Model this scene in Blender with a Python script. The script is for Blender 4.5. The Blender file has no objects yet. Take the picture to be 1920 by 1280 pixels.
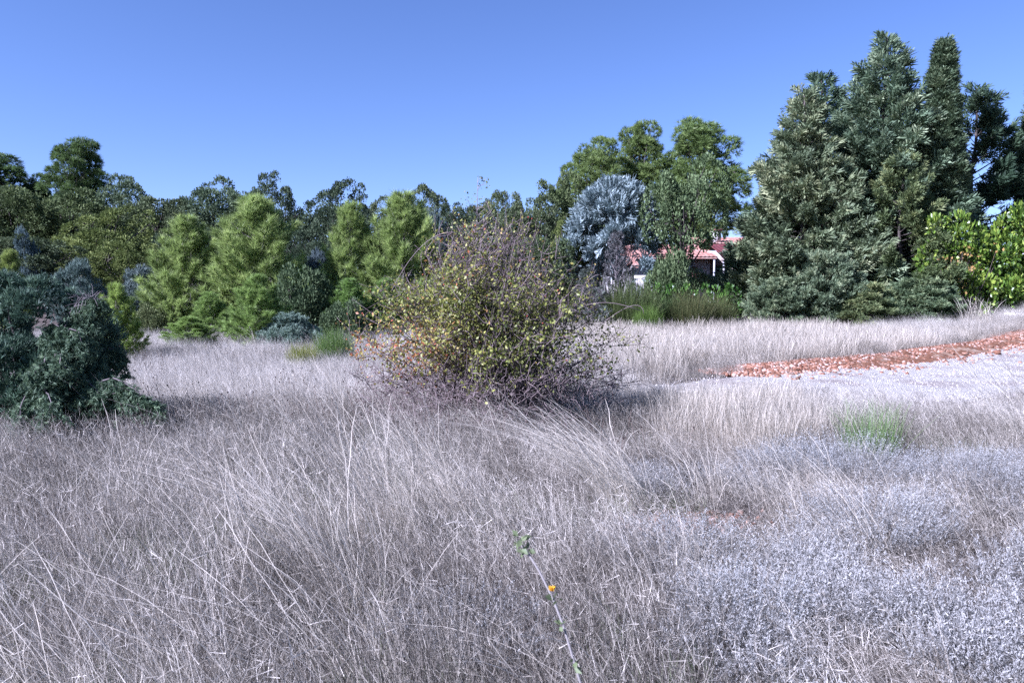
import bpy, math, random
import numpy as np
R = math.radians
rng = np.random.default_rng(11)
random.seed(5)
scene = bpy.context.scene
col = scene.collection

# ------------------------------------------------------------------ camera, sky, sun, exposure
CAMZ = 1.65
cam_d = bpy.data.cameras.new('camera')
cam_d.sensor_width = 36.0
cam_d.lens = 28.1
cam_d.clip_start = 0.05
cam_d.clip_end = 3000
cam_d.dof.use_dof = True
cam_d.dof.focus_distance = 11.0
cam_d.dof.aperture_fstop = 8.0
cam = bpy.data.objects.new('camera', cam_d)
col.objects.link(cam)
cam.location = (0, 0, CAMZ)
cam.rotation_euler = (R(90 - 3.62), 0, 0)
scene.camera = cam

SUN_AZ = R(-117)        # clockwise from +Y: the sun stands left of and behind the camera
SUN_EL = R(37)
world = bpy.data.worlds.new('World')
scene.world = world
world.use_nodes = True
wn = world.node_tree.nodes
wl = world.node_tree.links
wn.clear()
sky = wn.new('ShaderNodeTexSky')
sky.sky_type = 'NISHITA'
sky.sun_disc = False
sky.sun_elevation = SUN_EL
sky.sun_rotation = SUN_AZ
sky.altitude = 300
sky.air_density = 0.85
sky.dust_density = 0.3
sky.ozone_density = 3.0
bg = wn.new('ShaderNodeBackground')
bg.inputs['Strength'].default_value = 0.05
wo = wn.new('ShaderNodeOutputWorld')
wl.new(sky.outputs[0], bg.inputs[0])
wl.new(bg.outputs[0], wo.inputs[0])

sd = bpy.data.lights.new('sun', 'SUN')
sd.energy = 5.0
sd.angle = R(0.5)
sd.color = (1.0, 0.955, 0.90)
sun = bpy.data.objects.new('sun', sd)
col.objects.link(sun)
sv = np.array([math.sin(SUN_AZ) * math.cos(SUN_EL), math.cos(SUN_AZ) * math.cos(SUN_EL), math.sin(SUN_EL)])
from mathutils import Vector
sun.rotation_euler = Vector(sv).to_track_quat('Z', 'Y').to_euler()
sun.location = (-30, -15, 40)

scene.view_settings.view_transform = 'Standard'
scene.view_settings.look = 'None'
scene.view_settings.gamma = 1.0
scene.view_settings.use_curve_mapping = False
scene.view_settings.exposure = 1.6
scene.view_settings.use_white_balance = True
scene.view_settings.white_balance_temperature = 5200
scene.view_settings.white_balance_tint = 32
scene.cycles.use_denoising = False
scene.cycles.use_adaptive_sampling = True
scene.cycles.adaptive_threshold = 0.02
scene.cycles.max_bounces = 4
scene.cycles.diffuse_bounces = 2
scene.cycles.glossy_bounces = 2
scene.cycles.transmission_bounces = 3

# ------------------------------------------------------------------ helpers
def ss(t):
    t = np.clip(t, 0, 1)
    return t * t * (3 - 2 * t)

_perm = np.random.default_rng(3).random((64, 64))
def vnoise(x, y):
    x = np.asarray(x, float); y = np.asarray(y, float)
    xi = np.floor(x).astype(int); yi = np.floor(y).astype(int)
    fx = ss(x - xi); fy = ss(y - yi)
    g = lambda a, b: _perm[a % 64, b % 64]
    return (g(xi, yi) * (1 - fx) + g(xi + 1, yi) * fx) * (1 - fy) + (g(xi, yi + 1) * (1 - fx) + g(xi + 1, yi + 1) * fx) * fy

def fbm(x, y):
    return 0.55 * vnoise(x, y) + 0.3 * vnoise(x * 2.1 + 7, y * 2.1 + 3) + 0.15 * vnoise(x * 4.3 + 1, y * 4.3 + 9)

def ground(x, y):
    x = np.asarray(x, float); y = np.asarray(y, float)
    near = np.exp(-((x / 90.0) ** 2) - ((y / 90.0) ** 2))
    h = 0.16 * (fbm(x * 0.35 + 20, y * 0.35 + 20) - 0.5) * near
    h = h + 0.6 * ss((x - 9) / 12) * ss((y - 12) / 18)
    h = h + 0.055 * np.clip(y - 28, 0, 60)
    return h

def gz(x, y):
    return float(ground(x, y))

def gx(px, Y):            # lateral metres of an azimuth read off the photograph, at distance Y
    return (px - 960) / 1500.0 * Y

def zz(py, Y):            # height above datum of an elevation angle, at distance Y
    return CAMZ + (545 - py) / 1500.0 * Y

def unit(v):
    v = np.asarray(v, float)
    return v / np.maximum(np.linalg.norm(v, axis=-1, keepdims=True), 1e-9)

def frames(d, g=rng):
    """rotation matrices whose z axis is d, with random spin"""
    d = unit(d)
    n = len(d)
    a = unit(g.normal(size=(n, 3)))
    x = unit(np.cross(a, d))
    y = np.cross(d, x)
    return np.stack([x, y, d], axis=2)

def new_mesh(name, V, F, mats, var=None, midx=None, smooth=False):
    """V (n,3), F (m,3) or (m,4) arrays"""
    V = np.asarray(V, np.float32); F = np.asarray(F, np.int32)
    k = F.shape[1]
    me = bpy.data.meshes.new(name)
    me.vertices.add(len(V)); me.vertices.foreach_set('co', V.ravel())
    me.loops.add(F.size); me.loops.foreach_set('vertex_index', F.ravel())
    me.polygons.add(len(F))
    me.polygons.foreach_set('loop_start', np.arange(0, F.size, k, dtype=np.int32))
    try:
        me.polygons.foreach_set('loop_total', np.full(len(F), k, np.int32))
    except Exception:
        pass
    if not isinstance(mats, (list, tuple)):
        mats = [mats]
    for m in mats:
        me.materials.append(m)
    if midx is not None:
        me.polygons.foreach_set('material_index', np.asarray(midx, np.int32))
    if smooth:
        me.polygons.foreach_set('use_smooth', np.ones(len(F), bool))
    me.update(calc_edges=True)
    if var is not None:
        at = me.attributes.new('var', 'FLOAT', 'FACE')
        at.data.foreach_set('value', np.asarray(var, np.float32))
    return me

class Acc:
    """collects instanced templates into one triangle soup"""
    def __init__(s):
        s.V = []; s.F = []; s.var = []; s.n = 0
    def add(s, tmpl, pos, Rm, size, var):
        tv, tf = tmpl
        pos = np.asarray(pos, float)
        n = len(pos)
        if n == 0:
            return
        size = np.broadcast_to(np.asarray(size, float), (n,))
        v = np.einsum('nij,kj->nki', Rm, tv) * size[:, None, None] + pos[:, None, :]
        k = len(tv)
        f = tf[None] + (np.arange(n) * k)[:, None, None] + s.n
        s.V.append(v.reshape(-1, 3)); s.F.append(f.reshape(-1, 3))
        s.var.append(np.repeat(np.broadcast_to(np.asarray(var, float), (n,)), len(tf)))
        s.n += n * k
    def raw(s, V, F, var):
        V = np.asarray(V, float); F = np.asarray(F)
        s.V.append(V); s.F.append(F + s.n); s.var.append(np.broadcast_to(np.asarray(var, float), (len(F),)))
        s.n += len(V)
    def mesh(s, name, mat):
        return new_mesh(name, np.concatenate(s.V), np.concatenate(s.F), mat, np.concatenate(s.var))

def tube(acc, P, rad, sides=5, var=0.5):
    """tapered tube along the points P"""
    P = np.asarray(P, float); m = len(P)
    rad = np.broadcast_to(np.asarray(rad, float), (m,))
    T = unit(np.gradient(P, axis=0))
    ref = np.array([0.31, 0.87, 0.38])
    X = unit(np.cross(T, ref)); Y = np.cross(T, X)
    a = np.linspace(0, 2 * np.pi, sides, endpoint=False)
    V = P[:, None] + rad[:, None, None] * (np.cos(a)[None, :, None] * X[:, None] + np.sin(a)[None, :, None] * Y[:, None])
    i = np.arange(m - 1)[:, None] * sides
    j = np.arange(sides)[None]
    A = i + j; B = i + (j + 1) % sides; C = B + sides; D = A + sides
    F = np.concatenate([np.stack([A, B, C], -1).reshape(-1, 3), np.stack([A, C, D], -1).reshape(-1, 3)])
    V = np.concatenate([V.reshape(-1, 3), P[-1:]])
    e = (m - 1) * sides
    cap = np.array([[e + q, e + (q + 1) % sides, len(V) - 1] for q in range(sides)])
    acc.raw(V, np.concatenate([F, cap]), var)

def curve(p0, p1, sag=0.0, wob=0.0, n=7, g=rng):
    p0 = np.asarray(p0, float); p1 = np.asarray(p1, float)
    t = np.linspace(0, 1, n)[:, None]
    P = p0 + (p1 - p0) * t
    P[:, 2] += sag * 4 * (t * (1 - t))[:, 0]
    if wob:
        P[1:-1] += g.normal(size=(n - 2, 3)) * wob
    return P

def tag(o, label=None, cat=None, group=None, kind=None):
    if label: o['label'] = label
    if cat: o['category'] = cat
    if group: o['group'] = group
    if kind: o['kind'] = kind
    return o

def link(name, data, parent=None, loc=(0, 0, 0), rotz=0.0, scale=(1, 1, 1), color=None):
    o = bpy.data.objects.new(name, data)
    col.objects.link(o)
    o.location = loc
    o.rotation_euler = (0, 0, rotz)
    o.scale = scale
    if parent: o.parent = parent
    if color is not None: o.color = (*color, 1)
    return o

# ------------------------------------------------------------------ materials
def mat_new(name):
    m = bpy.data.materials.new(name)
    m.use_nodes = True
    m.node_tree.nodes.clear()
    return m, m.node_tree.nodes, m.node_tree.links

def leafmat(name, stops, trans=0.25, rough=0.6, spec=0.25, tint=True, noise=0.0, rnd=0.0):
    """stops: list of (pos, colour); colour picked by the per-leaf 'var' attribute, tinted by the object's own colour"""
    m, N, L = mat_new(name)
    at = N.new('ShaderNodeAttribute'); at.attribute_name = 'var'
    rp = N.new('ShaderNodeValToRGB')
    while len(rp.color_ramp.elements) < len(stops):
        rp.color_ramp.elements.new(0.5)
    for e, (p, c) in zip(rp.color_ramp.elements, stops):
        e.position = p; e.color = (*c, 1)
    fac = at.outputs['Fac']
    info = N.new('ShaderNodeObjectInfo')
    if rnd:
        md = N.new('ShaderNodeMath'); md.operation = 'MULTIPLY_ADD'
        L.new(info.outputs['Random'], md.inputs[0]); md.inputs[1].default_value = rnd; md.inputs[2].default_value = -rnd / 2
        ad = N.new('ShaderNodeMath'); ad.operation = 'ADD'
        L.new(md.outputs[0], ad.inputs[0]); L.new(fac, ad.inputs[1]); fac = ad.outputs[0]
    if noise:
        geo = N.new('ShaderNodeNewGeometry')
        nz = N.new('ShaderNodeTexNoise'); nz.inputs['Scale'].default_value = noise
        L.new(geo.outputs['Position'], nz.inputs['Vector'])
        md = N.new('ShaderNodeMath'); md.operation = 'MULTIPLY_ADD'
        L.new(nz.outputs['Fac'], md.inputs[0]); md.inputs[1].default_value = 1.1; md.inputs[2].default_value = -0.55
        ad = N.new('ShaderNodeMath'); ad.operation = 'ADD'
        L.new(md.outputs[0], ad.inputs[0]); L.new(fac, ad.inputs[1]); fac = ad.outputs[0]
    L.new(fac, rp.inputs[0])
    c = rp.outputs[0]
    if tint:
        mx = N.new('ShaderNodeMix'); mx.data_type = 'RGBA'; mx.blend_type = 'MULTIPLY'
        mx.inputs['Factor'].default_value = 1.0
        L.new(c, mx.inputs[6]); L.new(info.outputs['Color'], mx.inputs[7]); c = mx.outputs[2]
    b = N.new('ShaderNodeBsdfPrincipled')
    b.inputs['Roughness'].default_value = rough
    b.inputs['Specular IOR Level'].default_value = spec
    L.new(c, b.inputs['Base Color'])
    out = N.new('ShaderNodeOutputMaterial')
    if trans > 0:
        t = N.new('ShaderNodeBsdfTranslucent')
        L.new(c, t.inputs['Color'])
        mix = N.new('ShaderNodeMixShader'); mix.inputs[0].default_value = trans
        L.new(b.outputs[0], mix.inputs[1]); L.new(t.outputs[0], mix.inputs[2])
        L.new(mix.outputs[0], out.inputs[0])
    else:
        L.new(b.outputs[0], out.inputs[0])
    return m

def surfmat(name, c1, c2, scale=8.0, rough=0.85, bump=0.3, c3=None, scale2=1.2, voronoi=False, dist=0.02):
    m, N, L = mat_new(name)
    geo = N.new('ShaderNodeNewGeometry')
    nz = N.new('ShaderNodeTexVoronoi' if voronoi else 'ShaderNodeTexNoise')
    nz.inputs['Scale'].default_value = scale
    if not voronoi: nz.inputs['Detail'].default_value = 6
    L.new(geo.outputs['Position'], nz.inputs['Vector'])
    f = nz.outputs['Color'] if voronoi else nz.outputs['Fac']
    rp = N.new('ShaderNodeValToRGB')
    rp.color_ramp.elements[0].position = 0.3 if not voronoi else 0.0
    rp.color_ramp.elements[1].position = 0.7 if not voronoi else 1.0
    rp.color_ramp.elements[0].color = (*c1, 1); rp.color_ramp.elements[1].color = (*c2, 1)
    L.new(f, rp.inputs[0])
    c = rp.outputs[0]
    if c3 is not None:
        n2 = N.new('ShaderNodeTexNoise'); n2.inputs['Scale'].default_value = scale2; n2.inputs['Detail'].default_value = 5
        L.new(geo.outputs['Position'], n2.inputs['Vector'])
        r2 = N.new('ShaderNodeValToRGB'); r2.color_ramp.elements[0].position = 0.5; r2.color_ramp.elements[1].position = 0.68
        L.new(n2.outputs['Fac'], r2.inputs[0])
        mx = N.new('ShaderNodeMix'); mx.data_type = 'RGBA'
        L.new(r2.outputs[0], mx.inputs['Factor']); L.new(c, mx.inputs[6]); mx.inputs[7].default_value = (*c3, 1)
        c = mx.outputs[2]
    b = N.new('ShaderNodeBsdfPrincipled')
    b.inputs['Roughness'].default_value = rough
    b.inputs['Specular IOR Level'].default_value = 0.2
    L.new(c, b.inputs['Base Color'])
    bp = N.new('ShaderNodeBump'); bp.inputs['Strength'].default_value = bump; bp.inputs['Distance'].default_value = dist
    L.new(nz.outputs['Distance'] if voronoi else f, bp.inputs['Height']); L.new(bp.outputs[0], b.inputs['Normal'])
    out = N.new('ShaderNodeOutputMaterial'); L.new(b.outputs[0], out.inputs[0])
    return m

M = {}
M['oak'] = leafmat('oak_leaf', [(0, (.050, .066, .032)), (.6, (.122, .152, .074)), (1, (.21, .235, .125))], .25, .7, .12)
M['pine'] = leafmat('pine_needle', [(0, (.085, .11, .035)), (.6, (.21, .26, .085)), (1, (.34, .38, .15))], .42, .55, .3)
M['sprig'] = leafmat('conifer_spray', [(0, (.055, .075, .045)), (.55, (.14, .175, .10)), (1, (.30, .31, .18))], .2, .6, .25)
M['juniper'] = leafmat('juniper_spray', [(0, (.045, .07, .05)), (.6, (.12, .17, .12)), (1, (.21, .26, .18))], .2, .6, .25)
M['silver'] = leafmat('silver_spray', [(0, (.12, .155, .15)), (.6, (.27, .32, .305)), (1, (.42, .47, .45))], .15, .6, .25)
M['laurel'] = leafmat('laurel_leaf', [(0, (.05, .10, .012)), (.6, (.12, .21, .025)), (1, (.27, .35, .05))], .3, .35, .5)
M['broom'] = leafmat('broom_stem', [(0, (.07, .10, .03)), (.6, (.14, .19, .055)), (1, (.27, .27, .09))], .25, .6, .2)
M['rose'] = leafmat('rose_leaf', [(0, (.05, .07, .02)), (.35, (.16, .19, .04)), (.7, (.34, .34, .075)), (.85, (.36, .22, .07)), (1, (.38, .11, .05))], .3, .5, .3)
M['straw'] = leafmat('straw', [(0, (.18, .15, .11)), (.5, (.39, .35, .27)), (1, (.70, .65, .51))], .3, .6, .2, False, 0.0, .35)
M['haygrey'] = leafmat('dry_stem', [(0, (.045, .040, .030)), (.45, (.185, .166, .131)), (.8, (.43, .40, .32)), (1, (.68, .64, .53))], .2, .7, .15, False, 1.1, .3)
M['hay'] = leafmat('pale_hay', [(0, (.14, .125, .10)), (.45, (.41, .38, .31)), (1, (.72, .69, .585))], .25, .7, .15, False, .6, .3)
M['thyme'] = leafmat('silver_sprig', [(0, (.09, .088, .078)), (.5, (.235, .235, .212)), (1, (.42, .42, .38))], .15, .7, .15, True, 0.0, .2)
M['greengrass'] = leafmat('green_blade', [(0, (.06, .08, .035)), (.6, (.15, .19, .085)), (1, (.30, .32, .18))], .3, .5, .3, False, 0.0, .3)
M['rush'] = leafmat('green_rush', [(0, (.05, .09, .025)), (.6, (.11, .20, .055)), (1, (.26, .33, .12))], .3, .5, .3, False, 0.0, .3)
M['seed'] = leafmat('dark_seed_head', [(0, (.03, .022, .02)), (1, (.10, .075, .06))], 0, .8, .1, False)
M['bark'] = surfmat('bark', (.035, .028, .024), (.11, .095, .08), 14, .9, .6)
M['greytwig'] = leafmat('grey_twig', [(0, (.06, .05, .048)), (.6, (.20, .175, .165)), (1, (.36, .32, .30))], 0, .8, .15)
M['hip'] = leafmat('red_hip', [(0, (.25, .03, .02)), (1, (.45, .07, .035))], 0, .35, .5, False)
M['soil'] = surfmat('dry_soil', (.035, .028, .022), (.10, .082, .065), 22, .95, .6, (.11, .09, .07), 1.4)
M['gravel'] = surfmat('pale_gravel', (.36, .34, .28), (.58, .56, .48), 60, .9, 1.0, (.33, .29, .245), .9, True, .04)
M['redsoil_shade'] = surfmat('red_soil_shaded', (.07, .032, .016), (.18, .088, .045), 16, .95, .9, (.25, .185, .125), 2.6)  # red soil, darkened to stand for shade in the cavities between clods
M['redstone'] = leafmat('red_clod', [(0, (.09, .040, .022)), (.5, (.20, .098, .058)), (.8, (.30, .18, .12)), (1, (.42, .34, .28))], 0, .9, .1, False)
M['palestone'] = leafmat('pale_pebble', [(0, (.28, .255, .22)), (.5, (.50, .47, .42)), (1, (.68, .65, .59))], 0, .85, .2, False, 0, .5)
M['plaster'] = surfmat('white_plaster', (.42, .40, .38), (.52, .50, .47), 3, .9, .15)
M['stonewall'] = surfmat('rubble_wall', (.22, .18, .15), (.45, .39, .34), 5, .9, .8, None, 1, True, .03)
M['tile'] = surfmat('clay_tile', (.24, .10, .07), (.40, .22, .165), 4, .85, .3, (.36, .25, .20), 3.0)
M['shadetile'] = surfmat('shaded_burgundy_tile', (.085, .024, .026), (.14, .042, .042), 3, .7, .2)  # burgundy lowered so the sunlit porch tiles carry dappled shade in their colour
M['shutter'] = surfmat('pale_shutter', (.50, .53, .60), (.58, .61, .68), 6, .6, .05)
M['redwood'] = surfmat('red_brown_paint', (.07, .022, .018), (.11, .036, .028), 8, .6, .1)
M['dark'] = surfmat('dark_interior', (.012, .012, .014), (.02, .02, .022), 4, .4, .05)
M['metal'] = surfmat('grey_metal', (.30, .31, .33), (.38, .39, .41), 10, .4, .05)
g_, N_, L_ = mat_new('window_glass')
b_ = N_.new('ShaderNodeBsdfPrincipled'); b_.inputs['Base Color'].default_value = (.02, .025, .03, 1); b_.inputs['Roughness'].default_value = .05
o_ = N_.new('ShaderNodeOutputMaterial'); L_.new(b_.outputs[0], o_.inputs[0]); M['glass'] = g_
M['petal'] = leafmat('yellow_petal', [(0, (.75, .40, .02)), (1, (.85, .58, .04))], .3, .5, .3, False)

# ------------------------------------------------------------------ ground, path, red bank
def axis(lo, hi, step, far):
    a = np.arange(lo, hi + step / 2, step)
    k = []
    v = step
    p = hi
    while p < far:
        v *= 1.25; p += v; k.append(p)
    q = []
    v = step; p = lo
    while p > -far:
        v *= 1.25; p -= v; q.append(p)
    return np.concatenate([q[::-1], a, k])

def grid_faces(nx, ny):
    i, j = np.meshgrid(np.arange(nx - 1), np.arange(ny - 1), indexing='ij')
    a = (i * ny + j).ravel()
    return np.stack([a, a + ny, a + ny + 1, a + 1], 1)

ax_, ay_ = axis(-24, 34, .4, 1500), axis(-4, 46, .4, 1500)
GX, GY = np.meshgrid(ax_, ay_, indexing='ij')
gm = new_mesh('ground', np.stack([GX, GY, ground(GX, GY)], -1).reshape(-1, 3), grid_faces(len(ax_), len(ay_)), M['soil'], smooth=True)
tag(link('ground', gm), 'dry soil of the meadow under grass and trees', 'ground', kind='structure')

PATH = np.array([(1.5, 13.0), (4.5, 12.5), (8, 12.0), (14, 11.4), (34, 11.2), (34, 35), (22, 29.6), (16.6, 25.6), (10, 20.3), (4.3, 16.0), (2.4, 14.0)])
def poly_sd(x, y, P=PATH):
    """signed distance, negative inside"""
    x = np.asarray(x, float); y = np.asarray(y, float)
    d = np.full(x.shape, 1e9); ins = np.zeros(x.shape, bool)
    n = len(P)
    for i in range(n):
        a = P[i]; b = P[(i + 1) % n]
        ex, ey = b - a
        t = np.clip(((x - a[0]) * ex + (y - a[1]) * ey) / (ex * ex + ey * ey), 0, 1)
        d = np.minimum(d, np.hypot(x - a[0] - t * ex, y - a[1] - t * ey))
        c = ((a[1] <= y) & (b[1] > y)) | ((b[1] <= y) & (a[1] > y))
        with np.errstate(divide='ignore', invalid='ignore'):
            xi = a[0] + (y - a[1]) / (b[1] - a[1] if b[1] != a[1] else 1e-9) * ex
        ins ^= c & (x < xi)
    return np.where(ins, -d, d)

px_, py_ = np.arange(1.0, 34.2, .16), np.arange(11, 35.2, .16)
PX, PY = np.meshgrid(px_, py_, indexing='ij')
sdv = poly_sd(PX, PY) + 1.5 * (fbm(PX * 1.3, PY * 1.3) - .5)
keep = sdv.ravel() < 0.05
F = grid_faces(len(px_), len(py_))
F = F[keep[F].all(1)]
used = np.unique(F)
remap = np.zeros(keep.size, int); remap[used] = np.arange(len(used))
Vp = np.stack([PX, PY, ground(PX, PY) + .022 + .02 * fbm(PX * 3, PY * 3) - .07 * np.clip(1 + sdv / .25, 0, 1)], -1).reshape(-1, 3)[used]
tag(link('gravel_path', new_mesh('gravel_path', Vp, remap[F], M['gravel'], smooth=True)),
    'pale crushed gravel track widening away from the rose bush', 'path', kind='structure')

# the red earth bank along the back edge of the gravel
BK = np.array([(3.9, 15.7), (4.4, 16.1), (7, 18.1), (10, 20.4), (13, 22.8), (16.6, 25.7), (22, 29.7), (30, 33.6)])
seg = np.hypot(*np.diff(BK, axis=0).T); cum = np.concatenate([[0], np.cumsum(seg)])
def bank_pt(s):
    return np.stack([np.interp(s, cum, BK[:, 0]), np.interp(s, cum, BK[:, 1])], -1)
def bank_nrm(s):
    t = unit(bank_pt(np.asarray(s) + .2) - bank_pt(np.asarray(s) - .2))
    return np.stack([-t[:, 1], t[:, 0]], -1)      # towards the trees
sN, wN = 620, 27
S = np.linspace(0.02, cum[-1] - .02, sN); W = np.linspace(-1, 1, wN)
c0 = bank_pt(S); nn = bank_nrm(S)
halfw = .35 + .75 * ss(S / 5.0)
BV = []
for i, w in enumerate(W):
    o = w * halfw * (1 + .9 * (fbm(S * 1.3 + 3, S * 0 + (w > 0) * 9) - .5)) - .35
    p = c0 + nn * o[:, None]
    z = ground(p[:, 0], p[:, 1]) + .01 + (1 - w * w) * (.01 + .09 * fbm(p[:, 0] * 2.2, p[:, 1] * 2.2) + .10 * fbm(p[:, 0] * 7, p[:, 1] * 7) + rng.uniform(-.03, .03, sN)) * ss(S / 2 + .3) - .03 * (abs(w) > .9)
    BV.append(np.column_stack([p, z]))
BV = np.stack(BV, 1).reshape(-1, 3)
bank = tag(link('earth_bank', new_mesh('earth_bank', BV, grid_faces(sN, wN), M['redsoil_shade'])),
           'low ridge of red clay clods along the gravel', 'bank', kind='structure')

def rock_template(seed, n=1):
    g = np.random.default_rng(seed)
    t = (1 + 5 ** .5) / 2
    v = np.array([(-1, t, 0), (1, t, 0), (-1, -t, 0), (1, -t, 0), (0, -1, t), (0, 1, t), (0, -1, -t), (0, 1, -t), (t, 0, -1), (t, 0, 1), (-t, 0, -1), (-t, 0, 1)], float) / 1.9
    f = np.array([(0, 11, 5), (0, 5, 1), (0, 1, 7), (0, 7, 10), (0, 10, 11), (1, 5, 9), (5, 11, 4), (11, 10, 2), (10, 7, 6), (7, 1, 8), (3, 9, 4), (3, 4, 2), (3, 2, 6), (3, 6, 8), (3, 8, 9), (4, 9, 5), (2, 4, 11), (6, 2, 10), (8, 6, 7), (9, 8, 1)])
    v = v * (1 + g.normal(size=(12, 1)) * .26) * np.array([1, .8, .62])
    return v, f
ROCKS = [rock_template(i) for i in range(6)]

clods = []
for i, (v, f) in enumerate(ROCKS):
    clods.append(new_mesh('clod', v, f, M['redstone'], np.full(len(f), .15 + .12 * i)))
for i in range(230):
    s = cum[-1] * rng.random() * .85
    o = rng.normal() * .3 * (0.6 + ss(s / 5)) - .25
    p = bank_pt(np.array([s]))[0] + bank_nrm(np.array([s]))[0] * o
    sz = (.025 + .085 * rng.random() ** 2.2) * (1.0 if i > 25 else 1.5)
    c = link('clod', clods[i % 6], bank, (p[0], p[1], gz(p[0], p[1]) + .085 * ss(s / 2 + .3)), rng.uniform(0, 6.28), (sz, sz, sz * .85))
# crumbs of clay, too small to pick apart
acc = Acc()
for t in range(3):
    n = 6500
    s = cum[-1] * rng.random(n); o = rng.normal(size=n) * (.3 + .45 * rng.random(n)) - .45
    p = bank_pt(s) + bank_nrm(s) * o[:, None]
    z = ground(p[:, 0], p[:, 1]) + .02 + .10 * np.exp(-((o + .35) / .5) ** 2) * ss(s / 2 + .3)
    acc.add(ROCKS[t], np.column_stack([p, z]), frames(rng.normal(size=(n, 3))), rng.uniform(.018, .065, n), rng.random(n) ** .9)
cr = link('clay_crumbs', acc.mesh('clay_crumbs', M['redstone']), bank)
cr['kind'] = 'stuff'

# ------------------------------------------------------------------ leaf and spray templates
T_LEAF = (np.array([(0, 0, 0), (.30, .07, .5), (0, 0, 1), (-.30, .07, .5)], float), np.array([(0, 1, 2), (0, 2, 3)]))
def tuft_t(k, spread, w, seed, base=.35, hook=0.0):
    g = np.random.default_rng(seed)
    V = []; F = []
    for i in range(k):
        z0 = base * g.random()
        a = g.uniform(0, 2 * np.pi); th = spread * g.uniform(.35, 1)
        d = np.array([math.cos(a) * math.sin(th), math.sin(a) * math.sin(th), math.cos(th)])
        s = np.cross(d, g.normal(size=3)); s /= np.linalg.norm(s)
        p = np.array([0, 0, z0]); L = (1 - z0) * g.uniform(.75, 1.05)
        V += [p - s * w / 2, p + s * w / 2, p + d * L]
        F.append((3 * i, 3 * i + 1, 3 * i + 2))
    return np.array(V), np.array(F)
def spray_t(k, w, seed):
    """a flattish feathery frond along +z"""
    g = np.random.default_rng(seed)
    V = []; F = []
    for i in range(k):
        if i == 0:
            z0, ang, L = 0, 0, 1
        else:
            z0 = .08 + .72 * i / k; ang = (1 if i % 2 else -1) * g.uniform(.45, .85); L = (1 - z0) * g.uniform(.5, .8) + .08
        b = np.array([0, 0, z0]); d = np.array([math.sin(ang), g.normal() * .25, math.cos(ang)])
        s = np.array([math.cos(ang), g.normal() * .7, -math.sin(ang)]); s /= np.linalg.norm(s)
        m = b + d * L * .5
        V += [b, m + s * w / 2, b + d * L, m - s * w / 2]
        F += [(4 * i, 4 * i + 1, 4 * i + 2), (4 * i, 4 * i + 2, 4 * i + 3)]
    return np.array(V), np.array(F)
T_NEEDLE = [tuft_t(15, .75, .045, s) for s in range(3)]
T_NEEDLE_FAR = [tuft_t(11, 1.0, .085, s + 9) for s in range(3)]
T_SPRAY = [spray_t(9, .10, s + 20) for s in range(4)]
T_SPRIG = [tuft_t(11, .8, .11, s + 30, .55) for s in range(3)]

def addm(acc, tm, pos, d, size, var):
    """spread instances over several template variants"""
    k = rng.integers(0, len(tm), len(pos))
    for q in range(len(tm)):
        m = k == q
        if m.any():
            acc.add(tm[q], pos[m], frames(d[m]), size[m], var[m])

def sphere_dirs(n):
    return unit(rng.normal(size=(n, 3)))

def sub_blobs(blobs, m, fr, low=-.55):
    out = []
    for c, r in blobs:
        d = sphere_dirs(m * 2); d = d[d[:, 2] > low][:m]
        cen = np.asarray(c) + d * np.asarray(r) * .8
        rad = fr * np.mean(r) * rng.uniform(.65, 1.3, len(d))
        out += list(zip(cen, rad, d))
    return out

def blob_leaves(acc, subs, tm, dens, size, up=.3, flat=1.0, vary=.5, outw=.6):
    for c, r, dd in subs:
        n = max(6, int(dens * 4 * math.pi * r * r))
        d = unit(sphere_dirs(n) + dd * outw)
        rr = r * rng.uniform(.55, 1.05, n)
        p = c + d * rr[:, None] * np.array([1, 1, flat])
        nd = unit(d + np.array([0, 0, up]) + rng.normal(size=(n, 3)) * .45)
        v0 = rng.normal() * .2
        addm(acc, tm, p, nd, size * rng.uniform(.7, 1.25, n), np.clip(.5 + v0 + rng.normal(size=n) * vary * .45, 0, 1))

def limbs(acc, base_r, H, subs, k, t0=.25):
    tr = curve((0, 0, -.15), (rng.normal() * .15, rng.normal() * .15, H), 0, .05 * H * .3, 8)
    tube(acc, tr, np.linspace(base_r, base_r * .25, 8), 7)
    pick = rng.choice(len(subs), min(k, len(subs)), replace=False)
    for i in pick:
        q = int(rng.integers(2, 7))
        tube(acc, curve(tr[q], subs[i][0], -.1, .06, 6), np.linspace(base_r * .4, base_r * .06, 6), 5)

def oak_mesh(seed, leaf=.115, dens=62, w=2.5, H=5.5, z0=.9, m=22):
    global rng
    keep_ = rng; rng = np.random.default_rng(seed)
    bl = []
    zc = (z0 + H) / 2
    for i in range(7):
        a = i * 2.4 + rng.normal() * .3
        rr = w * .52 * (i > 0)
        z = zc + rng.uniform(-.28, .26) * (H - z0) if i else zc + .05 * H
        s = rng.uniform(.42, .6) * w
        if i == 0: s = w * .68
        bl.append(((math.cos(a) * rr, math.sin(a) * rr, z), (s, s, min(s * .95, (H - z) * 1.0, (z - z0) * 1.25 + .3))))
    sb = sub_blobs(bl, m, .27, -.75)
    ca = Acc(); blob_leaves(ca, sb, [T_LEAF], dens, leaf, .35, .8, outw=.9)
    ta = Acc(); limbs(ta, .16, H * .72, sb, 26)
    out = ta.mesh('oak_trunk', M['bark']), ca.mesh('oak_crown', M['oak'])
    rng = keep_
    return out

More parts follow.
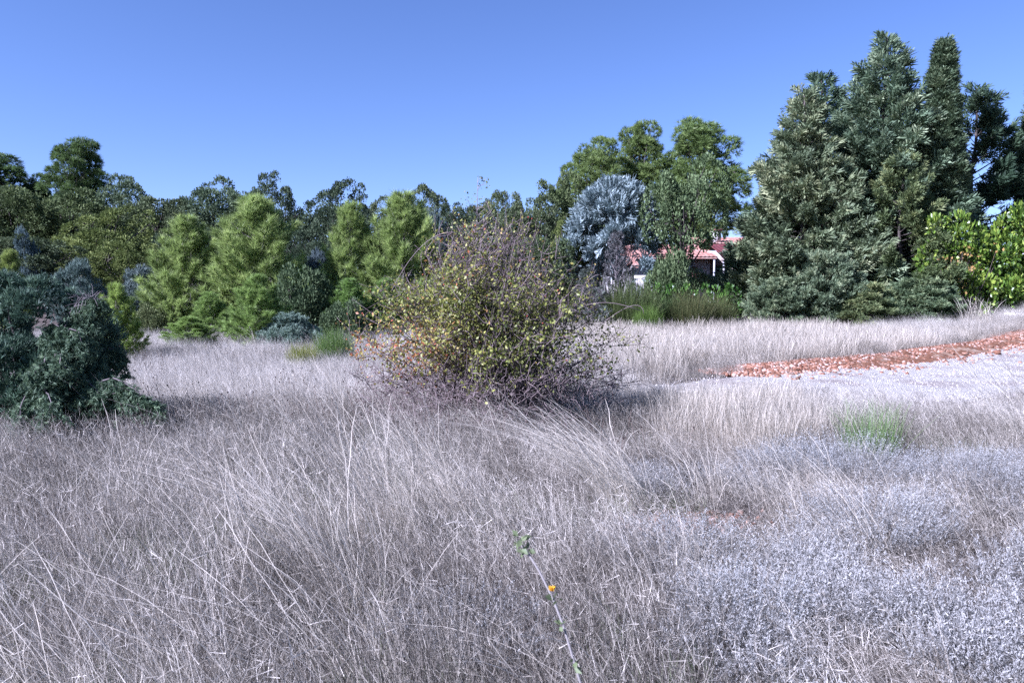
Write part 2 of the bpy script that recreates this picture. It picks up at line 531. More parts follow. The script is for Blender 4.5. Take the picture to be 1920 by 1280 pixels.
def bigpine_mesh(seed, H=11.0, w=3.0, z0=3.0):
    global rng
    keep_ = rng; rng = np.random.default_rng(seed)
    bl = []
    for i in range(17):
        t = (i + .5) / 17
        z = z0 + (H - z0) * (.08 + .84 * t)
        env = w * max(.12, 1 - t ** 1.7) ** .7
        rr = env * rng.uniform(.5, .85); a = i * 2.4 + rng.normal() * .4
        s = w * rng.uniform(.26, .38) * (1.1 - .35 * t)
        bl.append(((math.cos(a) * rr, math.sin(a) * rr, z), (s, s, s * .8)))
    for t in (.25, .5, .75):
        s = w * (.62 - .4 * t)
        bl.append(((0, 0, z0 + (H - z0) * t), (s, s, s * .9)))
    sb = sub_blobs(bl, 22, .36, -.6)
    ca = Acc(); blob_leaves(ca, sb, T_NEEDLE_FAR, 15, .34, .7, .85)
    ta = Acc(); limbs(ta, .2, H * .93, sb, 40)
    out = ta.mesh('pine_trunk', M['bark']), ca.mesh('pine_crown', M['pine'])
    rng = keep_
    return out

def conifer_mesh(seed, H, Rw, prof, nb, tm, mat, size, dens, e0=10, e1=55, curl=.12, up=.35, z0=.06, side=.42, drop=0.0, vary=.45, wood='bark', rtr=None, lat=1.0, start=.22):
    global rng
    keep_ = rng; rng = np.random.default_rng(seed)
    ta = Acc(); ca = Acc()
    top = np.array([rng.normal() * .02 * H, rng.normal() * .02 * H, H])
    tr = curve((0, 0, -.2), top, 0, .006 * H, 9)
    tube(ta, tr, np.linspace(rtr or .016 * H, .003 * H, 9), 7)
    for i in range(nb):
        t = z0 + (.985 - z0) * ((i + rng.random()) / nb) ** .9
        b = np.array([np.interp(t, np.linspace(0, 1, 9), tr[:, q]) for q in range(3)]); b[2] = max(b[2], .05)
        Lb = Rw * prof(t) * rng.uniform(.72, 1.18)
        a = i * 2.39996 + rng.normal() * .35
        e = R(e0 + (e1 - e0) * t + rng.normal() * 7)
        h = np.array([math.cos(a), math.sin(a), 0])
        L3 = lambda u: b + h * (Lb * u * math.cos(e))[:, None] + np.array([0, 0, 1]) * (Lb * (u * math.sin(e) + curl * u * u - drop * u ** 3))[:, None]
        uu = np.linspace(0, 1, 6)
        tube(ta, L3(uu), np.linspace(.012 * Lb + .008, .004, 6), 4)
        n = max(5, int(dens * Lb * (.35 + Lb * .35)))
        u = start + (1 - start) * rng.random(n) ** .75
        p = L3(u)
        s = np.array([-h[1], h[0], 0])
        off = rng.uniform(-1, 1, n) * side * Lb * (1.08 - u) * lat
        p = p + s * off[:, None] + np.array([0, 0, 1]) * (rng.normal(size=n) * .05 * Lb - .05 * abs(off))[:, None] + h * (abs(off) * .45)[:, None]
        d = h * .75 + s * (np.sign(off) * .55 * rng.random(n))[:, None] + np.array([0, 0, 1]) * (math.sin(e) * .6 + up) + rng.normal(size=(n, 3)) * .28
        p[:, 2] = np.maximum(p[:, 2], .05)
        v0 = rng.normal() * .12
        addm(ca, tm, p, unit(d), size * rng.uniform(.65, 1.25, n), np.clip(.5 + v0 + rng.normal(size=n) * vary * .45, 0, 1))
    out = ta.mesh('conifer_trunk', M[wood]), ca.mesh('conifer_crown', mat)
    rng = keep_
    return out

def dims_of(me, q=.9995):
    v = np.empty(len(me.vertices) * 3, np.float32); me.vertices.foreach_get('co', v); v = v.reshape(-1, 3)
    r = np.abs(v[:, :2]).max(1)
    return 2 * float(np.quantile(r, .985)), float(np.quantile(v[:, 2], q))

def tree(name, label, cat, meshes, px, Y, top, wpx, dims, tint=(1, 1, 1), group=None, rot=None, ground_z=None, tall=1.0):
    """stand a tree at distance Y; dims = (width, height) of the mesh in metres"""
    dims = dims_of(meshes[1], .955 if meshes[1].name.startswith('oak') else .9995)
    x = gx(px, Y); z = gz(x, Y) if ground_z is None else ground_z
    H = (zz(top, Y) - z) * tall
    sx = wpx / 1500 * Y / dims[0]; sz = H / dims[1]
    root = link(name, None, None, (x, Y, z), rng.uniform(0, 6.28) if rot is None else rot, (sx, sx, sz))
    tag(root, label, cat, group)
    link('trunk', meshes[0], root)
    link('crown', meshes[1], root, color=tint)
    return root

# ------------------------------------------------------------------ oaks of the wood behind the meadow
OAK = [oak_mesh(100 + i) for i in range(5)]
OD = (5.6, 5.6)
olive, grey, dark, yel, blue, mid = (.86, .95, .68), (.92, 1.05, 1.05), (.58, .68, .70), (1.2, 1.25, .66), (.85, 1.05, 1.2), (.95, 1.0, .9)
oaks = [
    (25, 366, 200, 39, olive, 'olive oak below the pine at the meadow wood edge'),
    (125, 372, 190, 41, olive, 'broad olive oak directly under the lone tall pine'),
    (232, 348, 125, 46, grey, 'grey-green oak rising just past the lone tall pine'),
    (190, 402, 200, 36, yel, 'yellowing oak with patchy golden leaves in front of the lone tall pine'),
    (300, 378, 150, 42, mid, 'rounded green oak behind the blue juniper thicket'),
    (395, 368, 150, 44, grey, 'grey-green oak above the leftmost young pine of the clump'),
    (458, 358, 120, 46, grey, 'loose-topped oak between two young pines, its leaves open to the sky'),
    (532, 352, 110, 41, dark, 'dark evergreen oak behind the broadest young pine'),
    (622, 356, 135, 40, dark, 'tall dark evergreen oak between the broad pine and the pair of pines'),
    (50, 452, 190, 31, (.75, .82, .75), 'dark grey oak behind the dark juniper'),
    (235, 462, 130, 33, yel, 'small golden-green oak beside the blue juniper'),
    (330, 455, 120, 36, dark, 'dark oak filling the gap behind the leftmost young pine'),
    (705, 388, 80, 45, mid, 'low distant oak showing between the pair of young pines'),
    (815, 364, 110, 44, mid, 'round-topped oak rising behind the second of the paired pines'),
    (880, 395, 110, 39, dark, 'dark oak behind the bare sapling'),
    (940, 372, 90, 45, mid, 'oak with ragged top behind the rose bush'),
    (985, 392, 115, 38, (.8, .85, .75), 'shaded oak behind the rose bush, beside the tall olive one'),
    (1036, 346, 105, 41, olive, 'tall olive oak next to the silver-blue cedar'),
    (1062, 425, 85, 35, yel, 'thin yellowing oak at the foot of the silver-blue cedar'),
    (900, 440, 150, 34, dark, 'low dark oak directly behind the rose bush crown'),
    (1010, 455, 130, 33, (.75, .85, .7), 'bushy oak between rose bush and silver-blue cedar'),
    (590, 455, 110, 33, dark, 'dark oak in the hollow between broad pine and paired pines'),
    (-75, 380, 190, 38, olive, 'olive oak at the edge of the wood by the left pine'),
    (420, 440, 120, 36, dark, 'dark oak wedged behind the two left young pines'),
    (785, 440, 110, 34, dark, 'dark leafy oak behind the paired young pines'),
]
for i, (px, top, w, Y, tint, lab) in enumerate(oaks):
    tree('oak_tree', lab, 'tree', OAK[i % 5], px, Y, top, w * 1.12, OD, tuple(c * .92 for c in tint), 'oaks of the wood behind the meadow')
tree('oak_tree', 'grey-green broadleaf tree in front of the red-roofed house', 'tree', OAK[1], 1278, 33, 330, 158, OD, (1.05, 1.2, 1.0), rot=1.0)
# a far belt of wood that closes the gaps between the trunks
acc = Acc()
sb = []
for i in range(420):
    x = rng.uniform(-62, 12); y = rng.uniform(50, 60)
    h = rng.uniform(.8, 5.2)
    sb.append((np.array([x, y, gz(x, y) + h]), rng.uniform(.7, 1.3), np.array([0, -.4, .3])))
blob_leaves(acc, sb, [T_LEAF], 22, .2, .2, .85)
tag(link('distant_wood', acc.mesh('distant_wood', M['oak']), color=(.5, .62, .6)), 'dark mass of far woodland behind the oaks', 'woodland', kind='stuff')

# ------------------------------------------------------------------ tall pines
BP = [bigpine_mesh(200), bigpine_mesh(201), bigpine_mesh(202)]
BD = (6.6, 11.4)
for px, top, w, Y, k, tint, lab in [
        (-5, 282, 215, 52, 0, (.36, .50, .42), 'dark tall pine at the corner of the wood'),
        (158, 260, 185, 50, 1, (.44, .58, .46), 'lone tall pine with pointed crown above the oaks'),
        (78, 326, 100, 54, 2, (.36, .5, .44), 'small dark pine between two taller pines'),
        (1112, 260, 180, 50, 2, (.80, .92, .72), 'pine behind the silver-blue cedar, shortest of three together'),
        (1198, 234, 200, 52, 1, (.80, .92, .72), 'middle pine of three rising behind the silver-blue cedar'),
        (1308, 224, 215, 49, 0, (.70, .84, .66), 'tallest of three pines, standing behind the house')]:
    tree('pine_tree', lab, 'tree', BP[k], px, Y, top, w, BD, tint, 'tall mature pines')

# ------------------------------------------------------------------ young pines on the meadow edge
ovoid = lambda t: min(1.0, .62 + t * 1.5) * (1 - t) ** .62 * 1.2 + .03
YP = [conifer_mesh(300 + i, 4.0, 1.25, ovoid, 125, T_NEEDLE, M['pine'], .27, 54, 20, 66, .26, .9, .04, .42, vary=.45, wood='greytwig', lat=.85, start=.3) for i in range(3)]
YD = (2.7, 4.15)
yg = (1.36, 1.46, 1.2)
for i, (px, top, w, Y, tint, lab) in enumerate([
        (352, 402, 155, 25, yg, 'bright green young pine beside the blue juniper thicket'),
        (490, 364, 215, 25, yg, 'broadest and tallest young pine at the edge of the meadow'),
        (656, 376, 125, 26, yg, 'narrow young pine, first of a close pair'),
        (757, 358, 175, 26, yg, 'fuller young pine of the close pair, behind the arching rose cane'),
        (478, 512, 120, 20.5, (1.1, 1.32, .95), 'small bright pine standing in front of the broadest young pine'),
        (395, 545, 90, 22.5, (1.1, 1.32, .95), 'knee-high pine sapling between two young pines'),
        (655, 520, 90, 23, (1.0, 1.3, .9), 'short pine in front of the close pair'),
        (222, 528, 95, 16.5, (1.25, 1.4, .85), 'yellow-green pine sapling directly behind the dark juniper'),
        (18, 466, 85, 24, (1.1, 1.15, .8), 'green pine sapling peeking over the dark juniper'),
        (440, 470, 90, 25.5, yg, 'young pine squeezed beside the broadest one'),
        (325, 545, 60, 24, yg, 'little pine at the foot of the leftmost young pine'),
        (720, 520, 90, 23.5, (1.0, 1.25, .9), 'low pine growth under the close pair')]):
    tree('young_pine', lab, 'tree', YP[i % 3], px, Y, top, w, YD, tint, 'young pines at the meadow edge')
r_ = tree('young_pine', 'low spreading pine shrub out on the dry meadow', 'tree', YP[1], 352, 20.3, 592, 105, YD, (1.1, 1.32, .9), 'young pines at the meadow edge')

# ------------------------------------------------------------------ round shrubs and junipers
def shrub_mesh(seed, blobs, tm, mat, size, dens, m=16, fr=.36, up=.5, flat=.9, wood='bark', low=-.3, vary=.5, nl=14, outw=.6):
    global rng
    keep_ = rng; rng = np.random.default_rng(seed)
    sb = sub_blobs(blobs, m, fr, low)
    ca = Acc(); blob_leaves(ca, sb, tm, dens, size, up, flat, vary, outw)
    ta = Acc()
    pick = rng.choice(len(sb), min(nl, len(sb)), replace=False)
    for i in pick:
        tube(ta, curve((rng.normal() * .05, rng.normal() * .05, -.1), sb[i][0], .06, .03, 6), np.linspace(.04, .008, 6), 5)
    out = ta.mesh('shrub_stems', M[wood]), ca.mesh('shrub_crown', mat)
    rng = keep_
    return out

def shrub(name, label, meshes, px, Y, top, wpx, dims, tint=(1, 1, 1), cat='shrub', group=None, rot=0.0, stems='stem'):
    dims = dims_of(meshes[1])
    x = gx(px, Y); z = gz(x, Y)
    H = zz(top, Y) - z
    s = wpx / 1500 * Y / dims[0]
    root = tag(link(name, None, None, (x, Y, z), rot, (s, s, H / dims[1])), label, cat, group)
    link(stems, meshes[0], root)
    link('crown', meshes[1], root, color=tint)
    return root

ROUND = [((0, 0, .75), (.8, .8, .8)), ((.55, .1, .6), (.6, .6, .6)), ((-.55, -.1, .55), (.6, .6, .55)), ((.1, .5, .7), (.6, .6, .6)), ((0, -.5, .5), (.65, .6, .5))]
RD = (2.5, 1.7)
SH_DARK = shrub_mesh(400, ROUND, [T_LEAF], M['oak'], .085, 120, 22)
SH_JUN = shrub_mesh(401, ROUND, T_SPRIG, M['juniper'], .17, 60, 20, up=.8)
SH_SIL = shrub_mesh(402, ROUND, T_SPRIG, M['silver'], .17, 60, 20, up=.8)
shrub('holm_oak_bush', 'dark green round holm oak bush behind the silver juniper', SH_DARK, 567, 23, 494, 130, RD, (.72, .85, .75))
shrub('holm_oak_bush', 'grey-green bush hiding the wall of the red-roofed house', SH_DARK, 1258, 31.8, 462, 105, RD, (.95, 1.08, .9), rot=1)
shrub('holm_oak_bush', 'small dark bush at the foot of the close pair of pines', SH_DARK, 650, 22, 556, 95, RD, (.72, .85, .75), rot=2)
shrub('holm_oak_bush', 'dark scrubby bush beside the low spreading pine', SH_DARK, 290, 24, 560, 90, RD, (1.0, 1.0, .8), rot=4)
shrub('juniper_shrub', 'pale silver-green juniper at the edge of the dry grass', SH_SIL, 543, 20.2, 584, 115, RD, (.80, .92, .70))
shrub('juniper_shrub', 'blue juniper thicket beside the leftmost young pine', SH_SIL, 268, 27, 496, 115, RD, (.56, .62, .56), rot=1)
shrub('juniper_shrub', 'blue-grey juniper showing over the dark juniper', SH_SIL, 150, 27, 484, 110, RD, (.50, .60, .50), rot=2)
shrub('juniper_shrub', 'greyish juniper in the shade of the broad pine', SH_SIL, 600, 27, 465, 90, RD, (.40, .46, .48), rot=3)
shrub('juniper_shrub', 'grey juniper under the oaks by the small golden oak', SH_SIL, 45, 30, 425, 70, RD, (.5, .6, .58), rot=5)
shrub('juniper_shrub', 'pale juniper crown behind the second paired pine', SH_SIL, 815, 33, 392, 75, RD, (.55, .62, .58), rot=6)

# big dark juniper close by, with a second weeping one leaning from it
J1 = [((-.1, 0, 1.05), (.75, .75, .85)), ((-.75, .1, .85), (.75, .7, .7)), ((.42, .1, .72), (.55, .6, .72)), ((-.2, -.5, .6), (.7, .5, .55)), ((-1.4, .2, .7), (.7, .7, .7)), ((.45, -.35, .5), (.5, .45, .5)), ((-.9, -.45, .5), (.7, .5, .5))]
SH_J1 = shrub_mesh(410, J1, T_SPRIG, M['juniper'], .115, 190, 24, .24, up=.95, vary=.5, low=-.5, nl=30)
rj = link('juniper_shrub', None, None, (gx(66, 8.8), 8.8, gz(gx(66, 8.8), 8.8)), 0, (.9, .9, .97))
tag(rj, 'large dense blue-green juniper at the meadow margin', 'shrub')
link('stem', SH_J1[0], rj); link('crown', SH_J1[1], rj, color=(.72, .86, .74))

def weeping():
    ta = Acc(); ca = Acc()
    x0, y0 = gx(60, 8.5), 8.5
    ends = [((185, 562, 8.5), .5), ((262, 742, 7.9), .35), ((205, 640, 9.3), .4), ((85, 770, 7.6), .35), ((225, 668, 9.0), .4), ((150, 640, 8.2), .5), ((180, 740, 8.0), .3), ((120, 690, 8.0), .4), ((30, 780, 7.7), .3), ((285, 752, 7.9), .2), ((170, 600, 8.5), .5), ((110, 620, 8.3), .45), ((60, 700, 7.9), .4)]
    for (px, py, Y), sag in ends:
        e = np.array([gx(px, Y), Y, zz(py, Y)])
        P = curve((x0 + rng.normal() * .15, y0 + .2, .1), e, sag, .02, 12)
        tube(ta, P, np.linspace(.018, .004, 12), 5, .25)
        for q in range(5, 12):                                   # hanging curtains of foliage
            for j in range(6):
                n = 26
                L = rng.uniform(.12, .42) * (1.15 - .05 * q)
                u = rng.random(n)
                o = np.array([rng.normal() * .10, rng.normal() * .10, 0])
                p = P[q] + o * u[:, None] + np.column_stack([rng.normal(size=n) * .025, rng.normal(size=n) * .025, -L * u])
                p[:, 2] = np.maximum(p[:, 2], .04)
                d = unit(np.column_stack([rng.normal(size=n) * .6, rng.normal(size=n) * .6, -.7 + rng.normal(size=n) * .5]))
                addm(ca, T_SPRIG, p, d, rng.uniform(.04, .085, n), np.clip(.5 + rng.normal(size=n) * .25, 0, 1))
    # bare twigs along the dead tip
    for k in range(60):
        q = rng.uniform(.45, 1)
        e = np.array([gx(185, 8.5), 8.5, zz(562, 8.5)]); b = np.array([x0, y0, .1]) * (1 - q) + e * q; b[2] += .5 * 4 * q * (1 - q)
        tube(ta, curve(b, b + rng.normal(size=3) * .09, 0, .008, 4), np.linspace(.003, .0012, 4), 3, .5)
    return x0, y0, ta.mesh('weeping_branches', M['greytwig']), ca.mesh('weeping_foliage', M['juniper'])
x0, y0, wb, wf = weeping()
rw = tag(link('weeping_juniper', None, None, (x0, y0, 0)), 'weeping juniper with drooping sprays and bare grey tip leaning over the grass', 'shrub')
a_ = link('branches', wb, rw, (-x0, -y0, 0)); a_ = link('foliage', wf, rw, (-x0, -y0, 0), color=(.85, .95, .7))

# ------------------------------------------------------------------ conifers on the right
cone = lambda t: (1 - t) ** .95 + .012
cone2 = lambda t: (1 - t) ** .8 * (.7 + .3 * min(1, t * 5 + .3)) + .015
dome = lambda t: max(0.02, 1 - t ** 2.2) ** .6 * (.75 + .25 * min(1, t * 4))
colm = lambda t: (min(1, .45 + t * 1.6) * (1 - t ** 3.0)) ** .8 + .02
pale, bluegr, silv, drk, gold = (1.10, 1.14, .98), (.72, .90, .84), (.95, 1.10, 1.04), (.34, .48, .42), (.88, .95, .62)
CA = conifer_mesh(500, 9.0, 3.4, cone, 160, T_SPRAY, M['sprig'], .46, 44, -2, 38, .10, .28, .03, .30, start=.14)
CB = conifer_mesh(501, 9.0, 3.0, cone, 140, T_SPRAY, M['sprig'], .46, 44, -6, 40, .12, .28, .03, .28, start=.15)
CC = conifer_mesh(502, 11.0, 3.6, cone, 160, T_SPRAY, M['sprig'], .50, 44, -8, 42, .20, .34, .03, .24, start=.14)
CD = conifer_mesh(503, 10.0, .95, colm, 230, T_SPRAY, M['sprig'], .36, 120, 62, 80, .1, .8, .02, .5, start=.4)
CE = conifer_mesh(504, 8.0, 3.2, cone2, 85, T_SPRAY, M['sprig'], .46, 46, 0, 40, .15, .3, .05, .26, start=.35)
CF = conifer_mesh(505, 4.0, 2.4, dome, 150, T_SPRAY, M['sprig'], .40, 40, 8, 40, .1, .35, .02, .45, drop=.12, start=.4)
for name, cat, ms, px, Y, top, w, dims, tint, lab in [
        ('cypress_tree', 'tree', CA, 1502, 33, 178, 320, (6.0, 9.3), pale, 'pale yellow-tipped conifer at the house end of the tall group'),
        ('cypress_tree', 'tree', CB, 1535, 35.5, 150, 330, (6.0, 9.3), bluegr, 'blue-green pointed conifer just behind the pale yellow-tipped one'),
        ('cypress_tree', 'tree', CC, 1648, 33.8, 78, 370, (6.2, 11.3), silv, 'tallest silver-green conifer with upswept feathery branches'),
        ('columnar_cypress', 'tree', CD, 1754, 32.4, 78, 104, (1.9, 10.2), (.62, .74, .62), 'dark columnar cypress beside the tallest silver-green conifer'),
        ('cypress_tree', 'tree', CE, 1812, 35.5, 165, 330, (6.2, 8.3), drk, 'dark green spreading conifer with open side branches behind the laurel'),
        ('cypress_tree', 'tree', CE, 1682, 31.5, 285, 235, (6.0, 8.3), gold, 'olive-gold conifer in front of the tallest one'),
        ('columnar_cypress', 'tree', CD, 1912, 36, 104, 56, (1.9, 10.2), (.60, .70, .55), 'slim columnar cypress standing alone above the laurel'),
        ('columnar_cypress', 'tree', CD, 1063, 42, 335, 30, (1.9, 10.2), (.65, .8, .55), 'thin columnar cypress against the silver-blue cedar'),
        ('spreading_conifer', 'shrub', CF, 1455, 30, 520, 115, (4.9, 4.3), (1.1, 1.2, 1.05), 'low spreading grey-green conifer by the house hedge'),
        ('spreading_conifer', 'shrub', CF, 1545, 30.3, 470, 150, (4.9, 4.3), (1.2, 1.3, 1.2), 'grey-green skirt conifer below the pale yellow-tipped tree'),
        ('spreading_conifer', 'shrub', CF, 1620, 29.6, 528, 130, (4.9, 4.3), (1.1, 1.15, .8), 'olive low conifer at the foot of the tallest tree'),
        ('spreading_conifer', 'shrub', CF, 1722, 29.4, 520, 150, (4.9, 4.3), (1.0, 1.15, .95), 'low conifer next to the laurel hedge'),
        ('spreading_conifer', 'shrub', CF, 1738, 33, 385, 95, (4.9, 4.3), gold, 'olive conifer boughs hanging over the laurel')]:
    tree(name, lab, cat, ms, px, Y, top, w, dims, tint, 'conifers beside the house')

CEDAR = shrub_mesh(420, [((0, 0, 3.2), (1.5, 1.5, 1.9)), ((-1.0, -.2, 2.4), (1.0, 1.0, 1.6)), ((1.0, 0, 3.0), (1.0, 1.1, 1.7)), ((.2, -.8, 2.2), (1.2, 1.0, 1.5)), ((-.6, -.3, 3.9), (.9, .9, 1.0)), ((.7, -.2, 4.2), (.8, .8, 1.0))], T_SPRAY, M['silver'], .55, 24, 17, .30, up=.8, vary=.6, outw=1.0)
shrub('silver_cedar', 'silver-blue cedar with feathery upswept sprays beside the house', CEDAR, 1148, 34, 334, 185, (4.0, 5.3), (.74, .82, .82), 'tree', stems='trunk')
GREYC = conifer_mesh(430, 3.0, 1.2, cone2, 80, T_SPRAY, M['thyme'], .26, 26, 8, 50, .1, .3, .05, .4, wood='greytwig', start=.3)
tree('dry_conifer', 'half-dead grey conifer in front of the silver-blue cedar', 'tree', GREYC, 1160, 29, 432, 105, (2.5, 3.1), (.55, .55, .56))
tree('dry_conifer', 'low grey-green conifer at the foot of the silver-blue cedar', 'tree', GREYC, 1105, 28, 500, 110, (2.5, 3.1), (.38, .46, .38))

# laurel hedge
LH = []
for i in range(9):
    LH.append(((-3.0 + i * .85 + rng.normal() * .1, rng.normal() * .3, 1.2 + rng.uniform(-.1, .5)), (.95, .9, 1.5 + rng.uniform(-.1, .4))))
    LH.append(((-3.0 + i * .85, -.5, .6), (.9, .8, .75)))
LM = shrub_mesh(440, LH, [T_LEAF], M['laurel'], .17, 46, 24, .30, up=.35, vary=.7, low=-.8)
xl, yl = gx(1892, 30.6), 30.6
rl = tag(link('laurel_hedge', None, None, (xl, yl, gz(xl, yl)), R(8), (.9, .9, 1.3)), 'glossy bright green laurel hedge along the end of the gravel', 'hedge')
link('stem', LM[0], rl); link('crown', LM[1], rl)
LT = shrub_mesh(441, [((0, 0, 1.0), (.7, .6, .8)), ((.5, 0, .7), (.5, .5, .6))], [T_LEAF], M['laurel'], .16, 30, 10, .30, up=.35, vary=.7)
xq, yq = gx(1745, 30), 30.0
rl2 = tag(link('laurel_bush', None, None, (xq, yq, gz(xq, yq)), 0, (1, 1, 1.25)), 'small light green laurel bush poking from the conifer skirts', 'shrub')
link('stem', LT[0], rl2); link('crown', LT[1], rl2)
# bare twigs with withered orange leaves in front of the hedge
ta = Acc(); ca = Acc()
xb, yb = gx(1800, 29.6), 29.6; zb = gz(xb, yb)
for i in range(120):
    b = np.array([rng.normal() * .3, rng.normal() * .15, rng.uniform(.0, .5)]); e = b + np.array([rng.normal() * .45, rng.normal() * .2, rng.uniform(.7, 2.3)])
    P = curve(b, e, 0, .05, 5); tube(ta, P, np.linspace(.014, .005, 5), 3, rng.uniform(0, .5))
    if i % 3 == 0:
        n = 7; addm(ca, [T_LEAF], P[-1] + rng.normal(size=(n, 3)) * .16, unit(rng.normal(size=(n, 3))), rng.uniform(.1, .16, n), np.full(n, .84))
rb = tag(link('bare_shrub', None, None, (xb, yb, zb)), 'bare twiggy shrub with withered orange leaves against the laurel', 'shrub')
link('twigs', ta.mesh('bare_twigs', M['greytwig']), rb, color=(.75, .62, .62)); link('withered_leaves', ca.mesh('withered_leaves', M['rose']), rb)

# ------------------------------------------------------------------ brooms (upright green rods)
def broom_mesh(seed, rad, H, n, lean=0.5):
    g = np.random.default_rng(seed)
    acc = Acc()
    a = g.uniform(0, 6.28, n); rr = rad * .55 * np.sqrt(g.random(n))
    base = np.column_stack([np.cos(a) * rr, np.sin(a) * rr, np.zeros(n)])
    out = np.column_stack([np.cos(a), np.sin(a), np.zeros(n)]) * (rr / rad * lean * 1.6)[:, None]
    h = H * g.uniform(.55, 1.05, n) * (1 - .9 * (rr / rad) ** 2)
    p = base; d = unit(out + np.array([0, 0, 1]) + g.normal(size=(n, 3)) * .12)
    T = (np.array([(-.008, 0, 0), (.008, 0, 0), (.006, 0, .5), (-.006, 0, .5), (0, .01, 1.0)]), np.array([(0, 1, 2), (0, 2, 3), (3, 2, 4)]))
    acc.add(T, p, frames(d, g), h, np.clip(.5 + g.normal(size=n) * .22, 0, 1))
    n2 = n * 2
    k = g.integers(0, n, n2); u = g.uniform(.3, .9, n2)
    p2 = base[k] + d[k] * (h[k] * u)[:, None]
    d2 = unit(d[k] + g.normal(size=(n2, 3)) * .3)
    acc.add(T, p2, frames(d2, g), h[k] * .38, np.clip(.5 + g.normal(size=n2) * .22, 0, 1))
    return acc.mesh('broom_rods', M['broom'])
BR = [broom_mesh(600, .7, 1.0, 1500), broom_mesh(601, .7, 1.0, 1500)]
for i, (px, Y, top, w, tint, lab) in enumerate([
        (625, 15.6, 610, 85, (.8, 1.0, .8), 'green broom bush beside the rose bush'),
        (566, 15.0, 640, 70, (1.25, 1.1, .6), 'yellow-green broom clump low in the dry grass'),
        (1185, 28, 518, 130, (.58, .60, .62), 'olive broom bush in front of the half-dead grey conifer'),
        (1295, 28, 540, 95, (.58, .52, .58), 'brownish broom bush below the house'),
        (1255, 28.5, 552, 80, (.36, .46, .42), 'dark broom between the two brooms below the house'),
        (1345, 28.5, 548, 80, (.6, .55, .6), 'thin brownish broom near the grey-green spreading conifer'),
        (1215, 26.5, 568, 60, (.62, .8, .45), 'low fresh green broom at the edge of the pale straw')]):
    x = gx(px, Y); z = gz(x, Y)
    s = w / 1500 * Y / 1.35
    rt = tag(link('broom_bush', BR[i % 2], None, (x, Y, z), i * 1.3, (s, s, (zz(top, Y) - z)), tint), lab, 'shrub', 'broom bushes')
IV = shrub_mesh(450, [((-1.6 + i * .65, rng.normal() * .1, .6), (.5, .5, .6)) for i in range(6)], [T_LEAF], M['laurel'], .13, 60, 18, .32, up=.3, vary=.5, low=-.8)
shrub('ivy_hedge', 'dark green clipped hedge in front of the house wall', IV, 1300, 31, 527, 180, (4.3, 1.2), (.55, .72, .9), 'hedge')

# ------------------------------------------------------------------ house behind the trees
def box(acc_name, mat, x0, x1, y0, y1, z0, z1, parent=None, name=None):
    V = [(x, y, z) for x in (x0, x1) for y in (y0, y1) for z in (z0, z1)]
    Fq = [(0, 1, 3, 2), (4, 6, 7, 5), (0, 4, 5, 1), (2, 3, 7, 6), (0, 2, 6, 4), (1, 5, 7, 3)]
    return link(name or acc_name, new_mesh(acc_name, V, Fq, mat), parent)
HY = 41.0
hx, hz = gx(1290, HY), gz(gx(1290, HY), HY)
house = tag(link('house', None, None, (hx, HY, hz - .05)), 'low white house with clay tile roofs behind the trees', 'house')
def loc(px, py, Y=HY):
    return gx(px, Y) - hx, zz(py, Y) - (hz - .05)
def roof(name, mat, xa, xb, ye, yr, ze, zr, parent, rows=None):
    """sloping sheet of rounded tiles from eave (ye, ze) to ridge (yr, zr)"""
    n = int((xb - xa) / .05); m = 16
    X = np.linspace(xa, xb, n); T = np.linspace(0, 1, m)
    XX, TT = np.meshgrid(X, T, indexing='ij')
    wv = .035 * np.abs(np.sin(XX * math.pi / .21)) + .02 * (1 - (TT * 8 % 1))
    top = np.stack([XX, ye + (yr - ye) * TT, ze + (zr - ze) * TT + wv + .06], -1).reshape(-1, 3)
    bot = np.stack([XX, ye + (yr - ye) * TT, ze + (zr - ze) * TT + 0 * wv], -1).reshape(-1, 3)
    F1 = grid_faces(n, m); k = n * m
    edge = []
    for i in range(n - 1): edge.append((i * m, (i + 1) * m, (i + 1) * m + k, i * m + k)); edge.append((i * m + m - 1, i * m + m - 1 + k, (i + 1) * m + m - 1 + k, (i + 1) * m + m - 1))
    for j in range(m - 1): edge.append((j, j + k, j + 1 + k, j + 1)); q = (n - 1) * m + j; edge.append((q, q + 1, q + 1 + k, q + k))
    return link(name, new_mesh(name, np.concatenate([top, bot]), np.concatenate([F1, F1[:, ::-1] + k, np.array(edge)]), mat), parent)
xa, _ = loc(1155, 0); xm, _ = loc(1330, 0); xe, _ = loc(1450, 0)
zl, zh = loc(0, 482)[1], loc(0, 470)[1]
wl_ = box('wall', M['plaster'], xa, xm, 0, 6, 0, zl - .02, house)
wr_ = box('wall', M['stonewall'], xm + .01, xe, .6, 6, 0, zh, house)
r1 = roof('roof', M['tile'], xa - .3, xm + .25, -.5, 3.0, zl - .1, loc(0, 452)[1] - .1, house)
roof('roof', M['tile'], xa - .3, xm + .25, 6.5, 3.0, zl - .1, loc(0, 452)[1] - .1, house)
r2 = roof('roof', M['tile'], xm - .2, xe + .3, 1.2, 4.0, loc(0, 458)[1], loc(0, 434)[1] - .15, house)
roof('roof', M['tile'], xm - .2, xe + .3, 6.6, 4.0, loc(0, 458)[1], loc(0, 434)[1] - .15, house)
r3 = roof('porch_roof', M['shadetile'], xm + .3, xe + .3, -2.2, 1.15, loc(0, 488)[1] - .05, loc(0, 458)[1] - .05, house)
r3['label'] = 'burgundy tiled porch roof, dappled shade put into its colour'
box('gutter', M['metal'], xm + .3, xe + .3, -2.32, -2.2, loc(0, 488)[1] - .13, loc(0, 488)[1] - .05, house)
